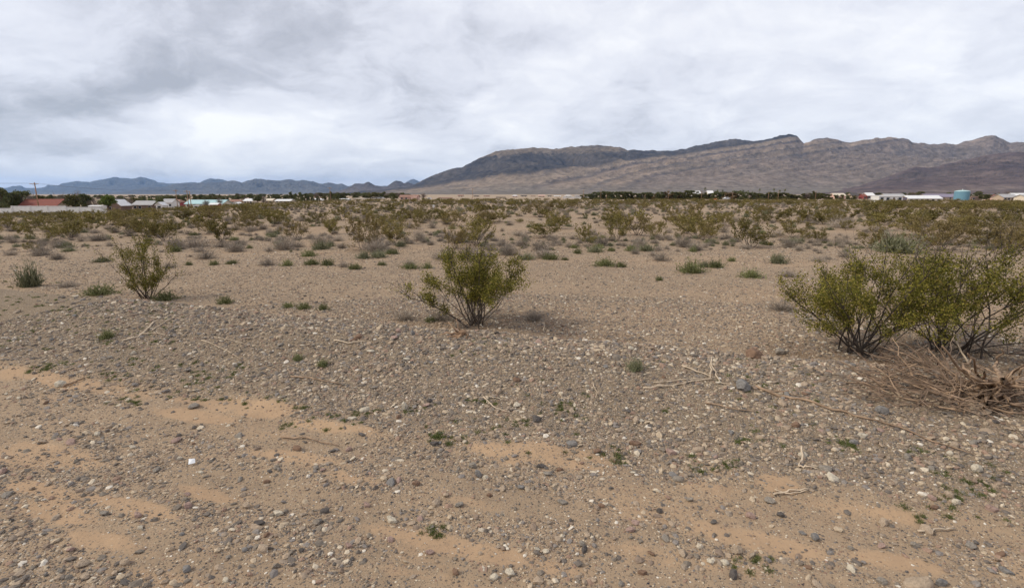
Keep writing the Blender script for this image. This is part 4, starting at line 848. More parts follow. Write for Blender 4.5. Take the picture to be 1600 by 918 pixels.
# ------------------------------------------------------------------ the town
for nm, c, rg in (('white', (.66, .64, .61), .7), ('cream', (.62, .54, .43), .8), ('tanw', (.45, .35, .26), .85), ('brownw', (.20, .14, .11), .85), ('pinkw', (.60, .40, .33), .85), ('redroof', (.22, .08, .062), .8), ('greyroof', (.38, .37, .37), .7), ('whiteroof', (.72, .71, .70), .6),
                  ('teal', (.40, .56, .57), .6), ('darkroof', (.09, .08, .08), .8), ('tileroof', (.29, .17, .13), .85), ('glass', (.03, .035, .045), .2), ('door', (.16, .12, .10), .6), ('bluetank', (.14, .27, .35), .5), ('purple', (.25, .22, .28), .7), ('redw', (.30, .08, .08), .8), ('orange', (.75, .20, .04), .6), ('rubber', (.02, .02, .02), .8), ('carwhite', (.8, .8, .8), .25), ('steel', (.35, .35, .36), .4)):
    M[nm] = plain('paint_' + nm, c, rg, .06, 1.2)
M['pole'] = plain('pole_timber', (.30, .185, .115), .85, .3, 2); M['wire'] = plain('wire', (.10, .10, .11), .6, .05)
def ext(u0, u1, vtop, Y):
    uc = (u0 + u1) / 2; x = Xat(uc, Y, -1.5); z = zs(x, Y); w = (u1 - u0) * (Y * cs + (CH - z) * sn) / FP
    return x, z, w, Zat(vtop, Y) - z
def house(label, u0, u1, vtop, Y, wall, roof, style='gable', eave=.62, win=3, depth=7.0, name='house', group=None, extra=None, maxh=6.5):
    x, z, w, h = ext(u0, u1, vtop, Y); root = empty(name, (x, Y, z - .1)); h += .1; tag(root, label, 'house' if name == 'house' else name.split('_')[-1], group)
    hw, e = w / 2, h * eave; dp = depth / 2
    mb = MB()
    if style == 'gable':          # ridge along the front
        mb.box(-hw, hw, -dp, dp, 0, e); mb.add([(-hw, -dp, e), (-hw, dp, e), (-hw, 0, h - .12), (hw, -dp, e), (hw, dp, e), (hw, 0, h - .12)], [(0, 1, 2), (3, 5, 4)]); mb.build('wall', M[wall], root)
        o_ = .45; r = MB(); sl = (h - e) / dp
        for s in (-1, 1): r.add([(-hw - o_, s * (dp + o_), e - o_ * sl), (hw + o_, s * (dp + o_), e - o_ * sl), (hw + o_, 0, h), (-hw - o_, 0, h), (-hw - o_, s * (dp + o_), e - o_ * sl + .18), (hw + o_, s * (dp + o_), e - o_ * sl + .18), (hw + o_, 0, h + .18), (-hw - o_, 0, h + .18)], [(0, 1, 2, 3), (4, 5, 6, 7), (0, 1, 5, 4), (0, 3, 7, 4), (1, 2, 6, 5)])
        r.build('roof', M[roof], root)
    elif style == 'front':        # gable end faces us
        mb.box(-hw, hw, -dp, dp, 0, e); mb.add([(-hw, -dp, e), (hw, -dp, e), (0, -dp, h - .12), (-hw, dp, e), (hw, dp, e), (0, dp, h - .12)], [(0, 1, 2), (4, 3, 5)]); mb.build('wall', M[wall], root)
        o_ = .35; sl = (h - e) / hw; r = MB()
        for s in (-1, 1): r.add([(s * (hw + o_), -dp - o_, e - o_ * sl), (s * (hw + o_), dp + o_, e - o_ * sl), (0, dp + o_, h), (0, -dp - o_, h), (s * (hw + o_), -dp - o_, e - o_ * sl + .18), (s * (hw + o_), dp + o_, e - o_ * sl + .18), (0, dp + o_, h + .18), (0, -dp - o_, h + .18)], [(0, 1, 2, 3), (4, 5, 6, 7), (0, 3, 7, 4), (0, 1, 5, 4), (1, 2, 6, 5)])
        r.build('roof', M[roof], root)
    elif style == 'hip':
        mb.box(-hw, hw, -dp, dp, 0, e); mb.build('wall', M[wall], root); k = min(hw * .6, dp); o_ = .5
        MB().add([(-hw - o_, -dp - o_, e), (hw + o_, -dp - o_, e), (hw + o_, dp + o_, e), (-hw - o_, dp + o_, e), (-hw + k, 0, h), (hw - k, 0, h)], [(0, 1, 5, 4), (1, 2, 5), (2, 3, 4, 5), (3, 0, 4), (3, 2, 1, 0)]).build('roof', M[roof], root)
    else:                         # nearly flat roof (trailer, box)
        mb.box(-hw, hw, -dp, dp, 0, h * .92); mb.build('wall', M[wall], root)
        MB().add([(-hw - .2, -dp - .2, h * .92), (hw + .2, -dp - .2, h * .92), (hw + .2, dp + .2, h * .92), (-hw - .2, dp + .2, h * .92), (-hw - .2, 0, h), (hw + .2, 0, h)], [(0, 1, 5, 4), (2, 3, 4, 5), (3, 0, 4), (1, 2, 5), (3, 2, 1, 0)]).build('roof', M[roof], root); e = h * .9
    if win:
        for i in range(win):
            xx = -hw + w * (i + .5) / win; ww, wh = min(.6, w / win * .3), min(.55, e * .22)
            if i == win // 2 and win > 1: MB().box(xx - .45, xx + .45, -dp - .05, -dp + .02, 0, min(2.05, e * .8)).build('door', M['door'], root); continue
            fr = MB().box(xx - ww - .08, xx + ww + .08, -dp - .06, -dp + .01, e * .55 - wh - .08, e * .55 + wh + .08).build('window', M['white'] if wall not in ('white',) else M['greyroof'], root)
            MB().box(xx - ww, xx + ww, -dp - .09, -dp - .05, e * .55 - wh, e * .55 + wh).build('pane', M['glass'], fr)
    if extra: extra(root, w, h, e, dp)
    return root
def porch(root, w, h, e, dp):
    MB().add([(-w * .33, -dp - 3.2, e * .62), (w * .47, -dp - 3.2, e * .62), (w * .47, -dp - .46, e * 1.0), (-w * .33, -dp - .46, e * 1.0), (-w * .33, -dp - 3.2, e * .5), (w * .47, -dp - 3.2, e * .5), (w * .47, -dp - .46, e * .9), (-w * .33, -dp - .46, e * .9)], [(0, 1, 2, 3), (4, 7, 6, 5), (0, 4, 5, 1), (1, 5, 6, 2), (0, 3, 7, 4)]).build('porch_roof', M['whiteroof'], root)
    for i in range(4): xx = -w * .32 + w * .78 * i / 3; MB().box(xx - .08, xx + .08, -dp - 3.1, -dp - 2.94, 0, e * .55).build('porch_post', M['white'], root)
T = 'town houses'
house('long house with dull red roof and white porch behind the white wall', 44, 101, 311.5, 205, 'cream', 'redroof', 'gable', .55, 5, 8, extra=porch)
house('dark brown house with gable end towards us beside the bright green tree', 174, 197, 312, 240, 'brownw', 'whiteroof', 'front', .5, 2)
house('brown house with pale grey roof left of the small white shed', 215, 245, 314, 240, 'brownw', 'greyroof', 'gable', .6, 4)
house('small white shed with one dark window beside a green tree', 247, 257, 316, 215, 'white', 'whiteroof', 'front', .65, 1, 3, 'garden_shed')
house('white house behind the small white shed', 258, 274, 311, 300, 'white', 'greyroof', 'gable', .62, 3)
house('reddish brown house right behind the tall utility poles', 272, 286, 311.5, 330, 'redw', 'tileroof', 'hip', .6, 3)
house('long low building with pale teal metal roof', 298, 355, 312.5, 255, 'cream', 'teal', 'gable', .5, 6, 9)
house('red shed with white roof in front of the teal roof', 331, 342, 317.5, 225, 'redw', 'whiteroof', 'gable', .7, 1, 3, 'garden_shed')
house('small white camper trailer in front of the teal roof', 304, 313, 320.5, 215, 'white', 'whiteroof', 'flat', .9, 1, 2.4, 'camper_trailer')
house('tan house right of the teal-roofed building', 356, 381, 311.5, 330, 'tanw', 'tileroof', 'hip', .6, 3)
house('low white carport with peaked roof in front of the tan house', 366, 376, 316, 270, 'white', 'whiteroof', 'front', .6, 0, 5, 'carport')
house('cream house half hidden by the round dark green tree', 385, 398, 310.5, 330, 'cream', 'whiteroof', 'gable', .6, 3)
house('tan house just right of the round dark green tree', 413, 429, 310.5, 330, 'tanw', 'cream', 'gable', .6, 3)
house('long white-roofed house left of the pine row', 434, 457, 311.5, 320, 'cream', 'whiteroof', 'gable', .55, 4)
house('white house glimpsed behind the pine row', 490, 507, 310.5, 345, 'white', 'whiteroof', 'gable', .6, 3)
house('low white house right of the two tall pines', 531, 546, 310.5, 335, 'white', 'whiteroof', 'gable', .6, 3)
house('tan house between the low white house and the pink one', 554, 577, 309.5, 380, 'tanw', 'cream', 'hip', .6, 3)
house('white flat house in front of small far trees', 581, 600, 308, 430, 'white', 'whiteroof', 'flat', .9, 3)
house('pink stucco house with tile roof and side gable', 627, 654, 304.8, 330, 'pinkw', 'tileroof', 'gable', .62, 4, 9, extra=lambda r, w, h, e, dp: (MB().add([(w * .15, -dp - 1.5, 0), (w * .5, -dp - 1.5, 0), (w * .5, -dp - 1.5, e), (w * .325, -dp - 1.5, e * 1.35), (w * .15, -dp - 1.5, e), (w * .15, -dp + .5, 0), (w * .5, -dp + .5, 0), (w * .5, -dp + .5, e), (w * .325, -dp + .5, e * 1.35), (w * .15, -dp + .5, e)], [(0, 1, 2, 3, 4), (1, 6, 7, 2), (0, 4, 9, 5), (2, 7, 8, 3), (3, 8, 9, 4)]).build('side_gable', M['pinkw'], r)))
house('tiny white shed right of the pink house', 668, 674, 308.5, 390, 'white', 'whiteroof', 'flat', .9, 1, 3, 'garden_shed')
house('low reddish shed on the sandy plain left of centre', 686, 706, 308.8, 420, 'tanw', 'tileroof', 'gable', .6, 2)
house('long low black shed on the far plain', 775, 790, 307.6, 520, 'darkroof', 'darkroof', 'flat', .9, 0, 6, 'storage_shed')
far_i = 0
FARH = [(740, 749, 'tanw', 'darkroof'), (756, 765, 'brownw', 'tileroof'), (800, 809, 'pinkw', 'whiteroof'), (814, 823, 'cream', 'darkroof'), (829, 837, 'tanw', 'tileroof'), (841, 851, 'tanw', 'pinkw'), (855, 862, 'cream', 'darkroof'), (866, 876, 'white', 'whiteroof'), (882, 893, 'cream', 'whiteroof'), (898, 906, 'tanw', 'greyroof'), (716, 724, 'cream', 'tileroof')]
for i, (a, b_, wl, rf) in enumerate(sorted(FARH)):
    house('%sleftmost of the tiny far houses on the plain below the mountain' % ORD[i].replace(' ', ' '), a, b_, 304.6 + (i % 3) * .5, 640 + 60 * (i % 3), wl, rf, 'hip' if i % 2 else 'gable', .6, 2, 8, 'house', 'tiny far houses on the plain')
house('long white trailer house with windows, left of the blue tank', 1366, 1403, 305, 225, 'white', 'whiteroof', 'flat', .9, 4, 5, 'trailer_house')
house('dark annex between the two white trailer houses', 1402.5, 1411, 308, 232, 'purple', 'darkroof', 'flat', .9, 0, 4, 'garden_shed')
house('longer low white trailer house next to the blue tank', 1412, 1463, 305.8, 235, 'cream', 'whiteroof', 'gable', .6, 6, 5, 'trailer_house')
house('long grey roof behind the trailer houses', 1378, 1408, 303, 330, 'cream', 'greyroof', 'gable', .5, 4, 9)
house('long purple-grey roof behind the right trailer house', 1440, 1490, 303.2, 330, 'tanw', 'purple', 'gable', .5, 5, 9)
house('low brown shed right of the blue tank', 1511, 1526, 306.8, 300, 'brownw', 'tileroof', 'flat', .9, 2, 5, 'storage_shed')
house('red-roofed house beside the dark round tree at right', 1546, 1557, 303.8, 300, 'pinkw', 'redroof', 'hip', .6, 2)
house('grey-roofed house near the right edge', 1558, 1580, 303.5, 290, 'tanw', 'greyroof', 'gable', .55, 4)
house('white-roofed house at the right edge', 1577, 1600, 302, 320, 'cream', 'whiteroof', 'gable', .55, 4)
house('pale house with low wall cut by the right picture edge', 1593, 1625, 304.2, 270, 'cream', 'greyroof', 'gable', .6, 3)
for i, (a, b_, vt, wl, rf) in enumerate(((1299, 1316, 302, 'pinkw', 'cream'), (1326, 1336, 301.5, 'tanw', 'darkroof'), (1344, 1352, 303.5, 'redw', 'redroof'), (1350, 1361, 301.2, 'white', 'whiteroof'))):
    house('%s house between the tree row and the trailer houses' % ('cream-roofed', 'dark-roofed', 'small red', 'white-roofed')[i], a, b_, vt, 380, wl, rf, 'gable', .6, 2)
house('white house roof showing above the middle of the tree row', 1082, 1092, 298.5, 430, 'white', 'whiteroof', 'gable', .6, 2)
house('white house roof behind the tallest palm', 1104, 1112, 298, 430, 'cream', 'whiteroof', 'gable', .6, 2)
def wall_run(label, u0, u1, vtop, Y, mt='white', thick=.25, name='garden_wall'):
    x, z, w, h = ext(u0, u1, vtop, Y); root = empty(name, (x, Y, z)); tag(root, label, 'wall', kind='thing'); k = max(1, round(w / 5)); pw_ = w / k
    for i in range(k): MB().box(-w / 2 + i * pw_ + .02, -w / 2 + (i + 1) * pw_ - .02, -thick / 2, thick / 2, -.5, h).build('panel', M[mt], root)
    for i in range(k + 1): MB().box(-w / 2 + i * pw_ - .18, -w / 2 + i * pw_ + .18, -thick, thick, -.5, h + .12).build('pier', M[mt], root)
    MB().box(-w / 2, w / 2, -thick * .7, thick * .7, h + .003, h + .08).build('coping', M[mt], root)
wall_run('low white wall cut by the left picture edge', -60, 17, 325.5, 150)
wall_run('higher white wall in front of the red-roofed house', 19, 101, 322, 158)
wall_run('low white wall right of the leaning left utility pole', 103, 143, 323.8, 158)
house('white box trailer at the right end of the white wall', 143.5, 162, 320.5, 150, 'white', 'whiteroof', 'flat', .9, 0, 2.4, 'box_trailer')
wall_run('long thin white wall on the plain left of the tree row', 880, 927, 307.3, 440)

# ------------------------------------------------------------------ trees
TL = {'dark': leafmat('needle_dark', [(0, (.075, .088, .038)), (.6, (.135, .145, .06)), (1, (.20, .19, .09))], .35), 'olive': leafmat('leaf_olive', [(0, (.055, .058, .02)), (.6, (.10, .095, .034)), (1, (.16, .135, .055))], .2),
      'bright': leafmat('leaf_bright', [(0, (.06, .085, .018)), (.6, (.11, .145, .03)), (1, (.17, .19, .05))], .3), 'rust': leafmat('leaf_rust', [(0, (.09, .06, .028)), (.6, (.16, .11, .05)), (1, (.22, .16, .08))], .2), 'bare': leafmat('bare_twig', [(0, (.10, .075, .06)), (.6, (.19, .145, .12)), (1, (.27, .21, .18))], .05)}
M['bark'] = plain('bark', (.12, .09, .07), .9, .3, 6)
def tree_proto(seed, kind, shape='round', nl=2200, lf=.075):
    g = np.random.default_rng(seed); mb = MB(); C = []
    mb.tube([(0, 0, -.02), (.01, .0, .2), (.0, .01, .45), (.01, 0, .75)], [.035, .028, .02, .008], 7)
    lobes = []
    nlb = {'round': 18, 'pine': 24, 'hedge': 22, 'bare': 0}[shape]
    for i in range(nlb):
        if shape == 'pine': zz = .12 + .83 * (i / nlb); rad = (.46 * (1 - zz) ** .7 + .05) * g.uniform(.5, 1.0); lr = .09 + .10 * (1 - zz)
        elif shape == 'hedge': zz = g.uniform(.03, .86) if i % 3 else g.uniform(.03, .25); rad = .42 * g.uniform(.2, 1); lr = g.uniform(.10, .17)
        else: zz = g.uniform(.3, .86); rad = math.sqrt(max(.02, .2 - (zz - .55) ** 2)) * g.uniform(.2, .95); lr = g.uniform(.11, .18)
        az = g.uniform(0, 6.28); c = np.array([rad * math.cos(az), rad * math.sin(az), zz]); lobes.append((c, lr))
        mb.tube([(0, 0, max(.12, zz - .22)), (c[0] * .5, c[1] * .5, zz - .08), tuple(c)], [.013, .009, .004], 4)
    for c, lr in lobes:
        q = g.normal(size=(nl // nlb, 3)); q /= np.linalg.norm(q, axis=1)[:, None]; q *= (g.uniform(.35, 1.05, (len(q), 1))) * lr * np.array([1.1, 1.1, .85]); C.append(c + q)
    if shape == 'bare':
        k = 90; a = g.uniform(0, 6.28, k); ph = np.arccos(g.uniform(.1, 1, k)); D = np.stack([np.sin(ph) * np.cos(a) * .45, np.sin(ph) * np.sin(a) * .45, np.cos(ph) * .6], 1)
        P0 = np.stack([0 * a, 0 * a, g.uniform(.15, .45, k)], 1); P1 = P0 + D * g.uniform(.6, 1, (k, 1)); V, F_ = blades(P0, P1, .006, g)
        i = g.integers(0, k, 900); t = g.uniform(.3, 1, (900, 1)); Q0 = P0[i] + (P1[i] - P0[i]) * t; d2 = D[i] + g.normal(size=(900, 3)) * .3; V2, F2 = blades(Q0, Q0 + d2 * .22, .0035, g)
        f = mesh_np('crown', np.concatenate([V, V2]), np.concatenate([F_, F2 + len(V)]))
    else: V, F_ = leaves(np.concatenate(C), lf, .3, .7, seed); f = mesh_np('crown', V, F_)
    t_ = mb.mesh('trunk'); mset(t_, M['bark']); mset(f, TL[kind]); return t_, f
TP = {'darkround': [tree_proto(700 + i, 'dark') for i in range(2)], 'pine': [tree_proto(710 + i, 'dark', 'pine') for i in range(3)], 'olive': [tree_proto(720 + i, 'olive') for i in range(2)], 'bright': [tree_proto(730 + i, 'bright') for i in range(2)], 'bare': [tree_proto(740 + i, 'bare', 'bare') for i in range(3)],
      'hdark': [tree_proto(750 + i, 'dark', 'hedge', 3000, .10) for i in range(3)], 'holive': [tree_proto(760 + i, 'olive', 'hedge', 3000, .10) for i in range(3)], 'hrust': [tree_proto(770 + i, 'rust', 'hedge', 3000, .10) for i in range(2)]}
def tree(kind, u, wp, vtop, Y, label, group=None, name='tree'):
    x, z, w, h = ext(u - wp / 2, u + wp / 2, vtop, Y); pr = random.choice(TP[kind])
    root = empty(name, (x, Y, z - .05), random.uniform(0, 6.28), (w * 1.02, w * 1.02, h * 1.03)); tag(root, label, 'tree', group)
    link('trunk', pr[0], root); link('crown', pr[1], root); return root
for a in (('pine', 4, 30, 293.5, 190, 'dark conifer at the left picture edge'), ('darkround', 18, 26, 299, 200, 'dark bushy tree just inside the left picture edge'), ('darkround', 35, 30, 296.5, 205, 'broad dark green tree left of the leaning utility pole'), ('olive', 64, 16, 304, 225, 'olive tree behind the red roof beside the leaning pole'), ('bare', 50, 18, 296, 228, 'bare tree rising just left of the leaning utility pole'),
          ('darkround', 81, 12, 301.5, 225, 'small dark tree peeping over the red roof'), ('bare', 93, 30, 301, 222, 'broad bare brown tree right of the red roof'), ('bare', 124, 14, 293, 235, 'tall thin bare tree above the brown thicket'), ('olive', 117, 26, 302.5, 205, 'brownish bushy tree right of the red-roofed house'), ('darkround', 131, 22, 301.5, 225, 'dark green tree behind the brownish bushy one'), ('bare', 147, 26, 310, 205, 'low bare thicket tree left of the bright green one'),
          ('bright', 169, 32, 300, 225, 'bright green round tree at the left'), ('bare', 203, 20, 308, 245, 'low bare tree right of the dark gabled house'), ('olive', 210, 16, 307.5, 260, 'olive tree left of the pale-roofed brown house'), ('bright', 238, 22, 306.5, 270, 'yellow-green tree behind the pale-roofed brown house'), ('darkround', 250, 17, 306, 240, 'dark green tree above the small white shed'), ('darkround', 266, 10, 304.5, 380, 'small dark tree behind the white house'),
          ('darkround', 287, 10, 305, 400, 'small far tree left of the twin utility poles'), ('darkround', 304, 9, 304.8, 420, 'small far tree above the left end of the teal roof'), ('darkround', 318, 8, 305.5, 420, 'small far tree above the middle of the teal roof'), ('bare', 322, 14, 309, 245, 'bare tree in front of the teal roof, left one'), ('bare', 343, 16, 308, 245, 'bare tree in front of the teal roof, right one'), ('darkround', 371, 9, 304.5, 430, 'small far dark tree above the tan house'), ('darkround', 393, 8, 305, 430, 'small far dark tree left of the round one'),
          ('darkround', 403, 18, 303.5, 245, 'round dark green tree standing alone among the houses'), ('bare', 412, 14, 304, 260, 'bare brownish tree touching the round dark one'), ('pine', 420, 8, 304, 390, 'leftmost pine of the small pine group'), ('pine', 428, 10, 303, 390, 'middle pine of the small pine group'), ('pine', 436, 9, 304, 390, 'rightmost pine of the small pine group'), ('pine', 455, 11, 299.5, 330, 'tall pine at the left end of the pine row'), ('pine', 462, 8, 302, 335, 'second pine in the pine row'), ('pine', 470, 12, 300, 330, 'tall third pine in the pine row'), ('pine', 479, 12, 302, 330, 'fourth pine in the pine row'),
          ('pine', 488, 8, 305, 335, 'fifth pine in the pine row, a low one'), ('pine', 497, 8, 306, 335, 'sixth pine in the pine row, a low one'), ('olive', 508, 10, 306, 330, 'olive tree at the right end of the pine row'), ('pine', 518, 12, 299, 320, 'left tall pine beside the lone utility pole'), ('pine', 527, 11, 301, 325, 'right tall pine beside the lone utility pole'), ('darkround', 579, 9, 303, 430, 'small dark tree far left of the pink house'), ('olive', 570, 8, 305, 430, 'small olive tree beside the small dark one'), ('darkround', 595, 6, 305, 430, 'tiny dark tree above the white flat house'), ('olive', 604, 12, 304.5, 380, 'olive tree left of the pines by the pink house'),
          ('pine', 614, 12, 301, 345, 'dark pine left of the pink house'), ('darkround', 619, 9, 305, 345, 'low dark tree at the foot of the dark pine'), ('pine', 630, 8, 300.5, 350, 'pointed pine rising behind the pink house'), ('bare', 622, 12, 299, 355, 'bare tree between the two pines by the pink house'), ('bare', 662, 16, 300, 345, 'bare tree right of the pink house'), ('darkround', 1541, 15, 303, 270, 'dark round tree right of the blue tank'), ('olive', 1533, 10, 303.5, 285, 'olive tree left of the dark round tree at right'), ('darkround', 1560, 8, 301, 380, 'small dark tree behind the grey-roofed house')):
    tree(*a)
g = np.random.default_rng(31); HROW = 'long row of trees below the mountain'; u = 914; i = 0; rowt = []
tops = [(914, 303), (925, 302), (932, 299), (947, 297.5), (970, 298.5), (985, 298), (1000, 302), (1012, 299), (1035, 299.5), (1050, 298), (1075, 296.5), (1090, 299), (1110, 300), (1120, 298.5), (1150, 296.5), (1165, 301), (1190, 300), (1215, 298.5), (1230, 298.5), (1240, 302), (1255, 298.5), (1275, 298), (1284, 301), (1305, 303), (1340, 305)]
while u < 1340:
    w = g.uniform(11, 19) if u < 1290 else g.uniform(8, 13); vt = float(np.interp(u, *np.array(tops, float).T)) + g.uniform(-.6, 1.4)
    p = g.uniform(); kd = ('hdark' if p < .72 else 'holive') if u < 1008 else ('hrust' if p < .35 else ('holive' if p < .7 else 'hdark')) if u < 1150 else ('holive' if p < .45 else 'hdark' if p < .85 else 'bare')
    rowt.append((kd, u, w, vt, 355 + g.uniform(-12, 12))); u += w * g.uniform(.30, .48) + (6 if 1240 < u < 1250 or u > 1290 else 0)
KN = {'hdark': 'dark green tree', 'holive': 'olive tree', 'hrust': 'rusty brown tree', 'bare': 'bare grey tree'}; cnts = {}
for kd, u, w, vt, Y in rowt:
    c = cnts[kd] = cnts.get(kd, 0) + 1
    nth = ['first', 'second', 'third', 'fourth', 'fifth', 'sixth', 'seventh', 'eighth', 'ninth', 'tenth', 'eleventh', 'twelfth', 'thirteenth', 'fourteenth', 'fifteenth', 'sixteenth', 'seventeenth', 'eighteenth', 'nineteenth', 'twentieth', 'twenty-first', 'twenty-second', 'twenty-third', 'twenty-fourth', 'twenty-fifth', 'twenty-sixth', 'twenty-seventh', 'twenty-eighth', 'twenty-ninth', 'thirtieth', 'thirty-first', 'thirty-second', 'thirty-third', 'thirty-fourth', 'thirty-fifth', 'thirty-sixth', 'thirty-seventh', 'thirty-eighth', 'thirty-ninth', 'fortieth', 'forty-first', 'forty-second', 'forty-third', 'forty-fourth', 'forty-fifth', 'forty-sixth'][c - 1]
    tree(kd, u, w, vt, Y, '%s %s from the left in the long row below the mountain' % (nth, KN[kd]), HROW)
# palms
def palm_proto(seed):
    g = np.random.default_rng(seed); mb = MB(); mb.tube([(0, 0, -.02), (.006, 0, .4), (0, .004, .9)], [.022, .017, .016], 7)
    Vs, Fs = [], []; k = 0
    for i in range(26):
        az = g.uniform(0, 6.28); el = g.uniform(-.7, 1.2); d = np.array([math.cos(az) * math.cos(el), math.sin(az) * math.cos(el), math.sin(el)]); s = np.array([-math.sin(az), math.cos(az), 0])
        p = np.array([0, 0, .9]); L_ = .22 * g.uniform(.8, 1.1); pts = []
        for j in range(5): pts.append(p.copy()); p = p + d * L_ / 4; d = d + np.array([0, 0, -.22])
        for j, q in enumerate(pts): ww = .028 * (1 - abs(j - 2.2) / 2.8); Vs += [q - s * ww - np.array([0, 0, ww * .5]), q, q + s * ww - np.array([0, 0, ww * .5])]
        for j in range(4): a = k + j * 3; Fs += [(a, a + 1, a + 4, a + 3), (a + 1, a + 2, a + 5, a + 4)]
        k += 15
    me = bpy.data.meshes.new('fronds'); me.from_pydata([tuple(v) for v in Vs], [], Fs); me.update(); mset(me, TL['dark']); t_ = mb.mesh('trunk'); mset(t_, M['bark']); return t_, me
PP = [palm_proto(i) for i in (801, 802)]
for (u, vt), nth in zip(((1101, 292.5), (1120, 296), (1128, 296.5), (1160, 296.5), (1168, 297.5), (1175, 298.5), (1186, 294.5), (1200, 299.5), (1208, 294), (1217, 296.5), (1225, 295.5)), ('tallest leftmost', 'second', 'third', 'fourth', 'fifth', 'sixth', 'seventh', 'eighth', 'ninth', 'tenth', 'eleventh and rightmost')):
    x, z, w, h = ext(u - 6, u + 6, vt, 372); root = empty('palm_tree', (x, 372, z), random.uniform(0, 6), (h * .72, h * .72, h / .98)); tag(root, '%s palm from the left rising above the tree row' % nth, 'palm', 'palms above the tree row')
    link('trunk', PP[0][0], root); link('fronds', random.choice(PP)[1], root)

# ------------------------------------------------------------------ utility poles and wires
def pole(u, vtop, Y, label, arm=1.2, r=.15, col_='pole', ins=True):
    x, z, w, h = ext(u - 1, u + 1, vtop, Y); x = Xat(u, Y, z + h * .8); root = empty('utility_pole', (x, Y, z)); tag(root, label, 'pole', 'utility poles')
    MB().tube([(0, 0, -.3), (0, 0, h * .5), (0, 0, h)], [r, r * .85, r * .7], 10).build('post', M[col_], root, True)
    if arm:
        MB().box(-arm, arm, -.09 - r, .03 - r, h - .55, h - .40).build('crossarm', M[col_], root)
        MB().add([], []) 
        for s in (-1, 1): MB().tube([(s * arm * .55, -r, h - .5), (0, -r * .9, h - 1.15)], [.03, .03], 4).build('brace', M['steel'], root)
        for s in (-.92, -.45, .45, .92): MB().tube([(s * arm, -r - .03, h - .40), (s * arm, -r - .03, h - .30), (s * arm, -r - .03, h - .22)], [.05, .07, .03], 6).build('insulator', M['white'], root)
    return root, (x, Y, z + h)
_, pa = pole(55.5, 285, 172, 'tall leaning utility pole with crossarm at the left', 1.5, .20)
_, pb = pole(275, 296, 215, 'left one of the slim utility poles by the teal roof', 1.1, .14)
_, pc = pole(292.5, 297, 200, 'middle utility pole of the group by the teal roof', 1.1, .16)
_, pd = pole(296.8, 299, 198, 'right utility pole of the group by the teal roof', 0, .16)
pole(515.5, 292, 240, 'lone utility pole beside the two tall pines', .9, .13); pole(738.5, 294, 320, 'lone utility pole on the plain below the mountain foot', .9, .14)
for u, vt, nth in ((912, 296, 'first'), (939, 295.5, 'second'), (947.5, 303, 'third'), (1008, 303, 'fourth'), (1045, 295.5, 'fifth'), (1096.5, 298.5, 'sixth'), (1144.5, 299.5, 'seventh'), (1201, 300.5, 'eighth'), (1216.5, 298, 'ninth'), (1275, 298, 'tenth')):
    pole(u, vt, 335, '%s slim pole from the left in front of the tree row' % nth, .8 if vt < 300 else 0, .13)
def wire(a, b_, sag, label, r=.018):
    a, b_ = Vector(a), Vector(b_); P_ = [a.lerp(b_, t / 16) - Vector((0, 0, sag * 4 * (t / 16) * (1 - t / 16))) for t in range(17)]
    ob = MB().tube([p - a for p in P_], r, 4).build('power_wire', M['wire']); ob.location = a; tag(ob, label, 'wire', 'overhead wires')
top = lambda p, dx, dz=-.24: (p[0] + dx, p[1] - .2, p[2] + dz)
off = (pa[0] - 55, pa[1] - 18, pa[2] + .3)
wire(top(pa, -1.35), (off[0] - 1.35, off[1], off[2]), .35, 'upper overhead wire running off the left edge from the leaning pole'); wire(top(pa, 1.35), (off[0] + 1.35, off[1] - .4, off[2] - .1), .4, 'lower overhead wire running off the left edge from the leaning pole')
wire(top(pa, 1.3), top(pb, -1.0), 1.0, 'overhead wire from the leaning pole to the slim poles, front strand'); wire(top(pa, -.7), top(pb, 1.0), 1.0, 'overhead wire from the leaning pole to the slim poles, rear strand')

# ------------------------------------------------------------------ tank, car, barrier, marker
x, z, w, h = ext(1492.5, 1512, 296.8, 290); r = w / 2
x = Xat(1502.5, 290, z + h * .4)
root = empty('water_tank', (x, 290, z)); tag(root, 'round light blue water tank with domed lid at right', 'tank')
def ring(mb, prof, k=40):
    vs_ = [(a * math.cos(2 * math.pi * i / k), a * math.sin(2 * math.pi * i / k), b_) for a, b_ in prof for i in range(k)]
    return mb.add(vs_, [(j * k + i, j * k + (i + 1) % k, (j + 1) * k + (i + 1) % k, (j + 1) * k + i) for j in range(len(prof) - 1) for i in range(k)])
ring(MB(), [(r, -.3), (r, h * .86)]).build('shell', M['bluetank'], root, True)
ring(MB(), [(r * 1.02, h * .86), (r * 1.02, h * .885), (r * .7, h * .95), (r * .3, h * .985), (.01, h)]).build('lid', M['teal'], root, True)
for b_ in (.28, .57): ring(MB(), [(r * 1.006, h * b_ - .05), (r * 1.012, h * b_), (r * 1.006, h * b_ + .05)]).build('weld_band', M['bluetank'], root)
MB().tube([(0, 0, h * .98), (0, 0, h * 1.12)], [.12, .10], 6).build('vent', M['white'], root)
ld = MB(); 
for s in (-.25, .25): ld.tube([(r * .5 + s, -r * .9, 0), (r * .5 + s, -r * .9, h * .9)], [.03, .03], 4)
for j in range(12): ld.tube([(r * .5 - .25, -r * .9, h * .07 * (j + 1)), (r * .5 + .25, -r * .9, h * .07 * (j + 1))], [.02, .02], 4)
ld.build('ladder', M['steel'], root)
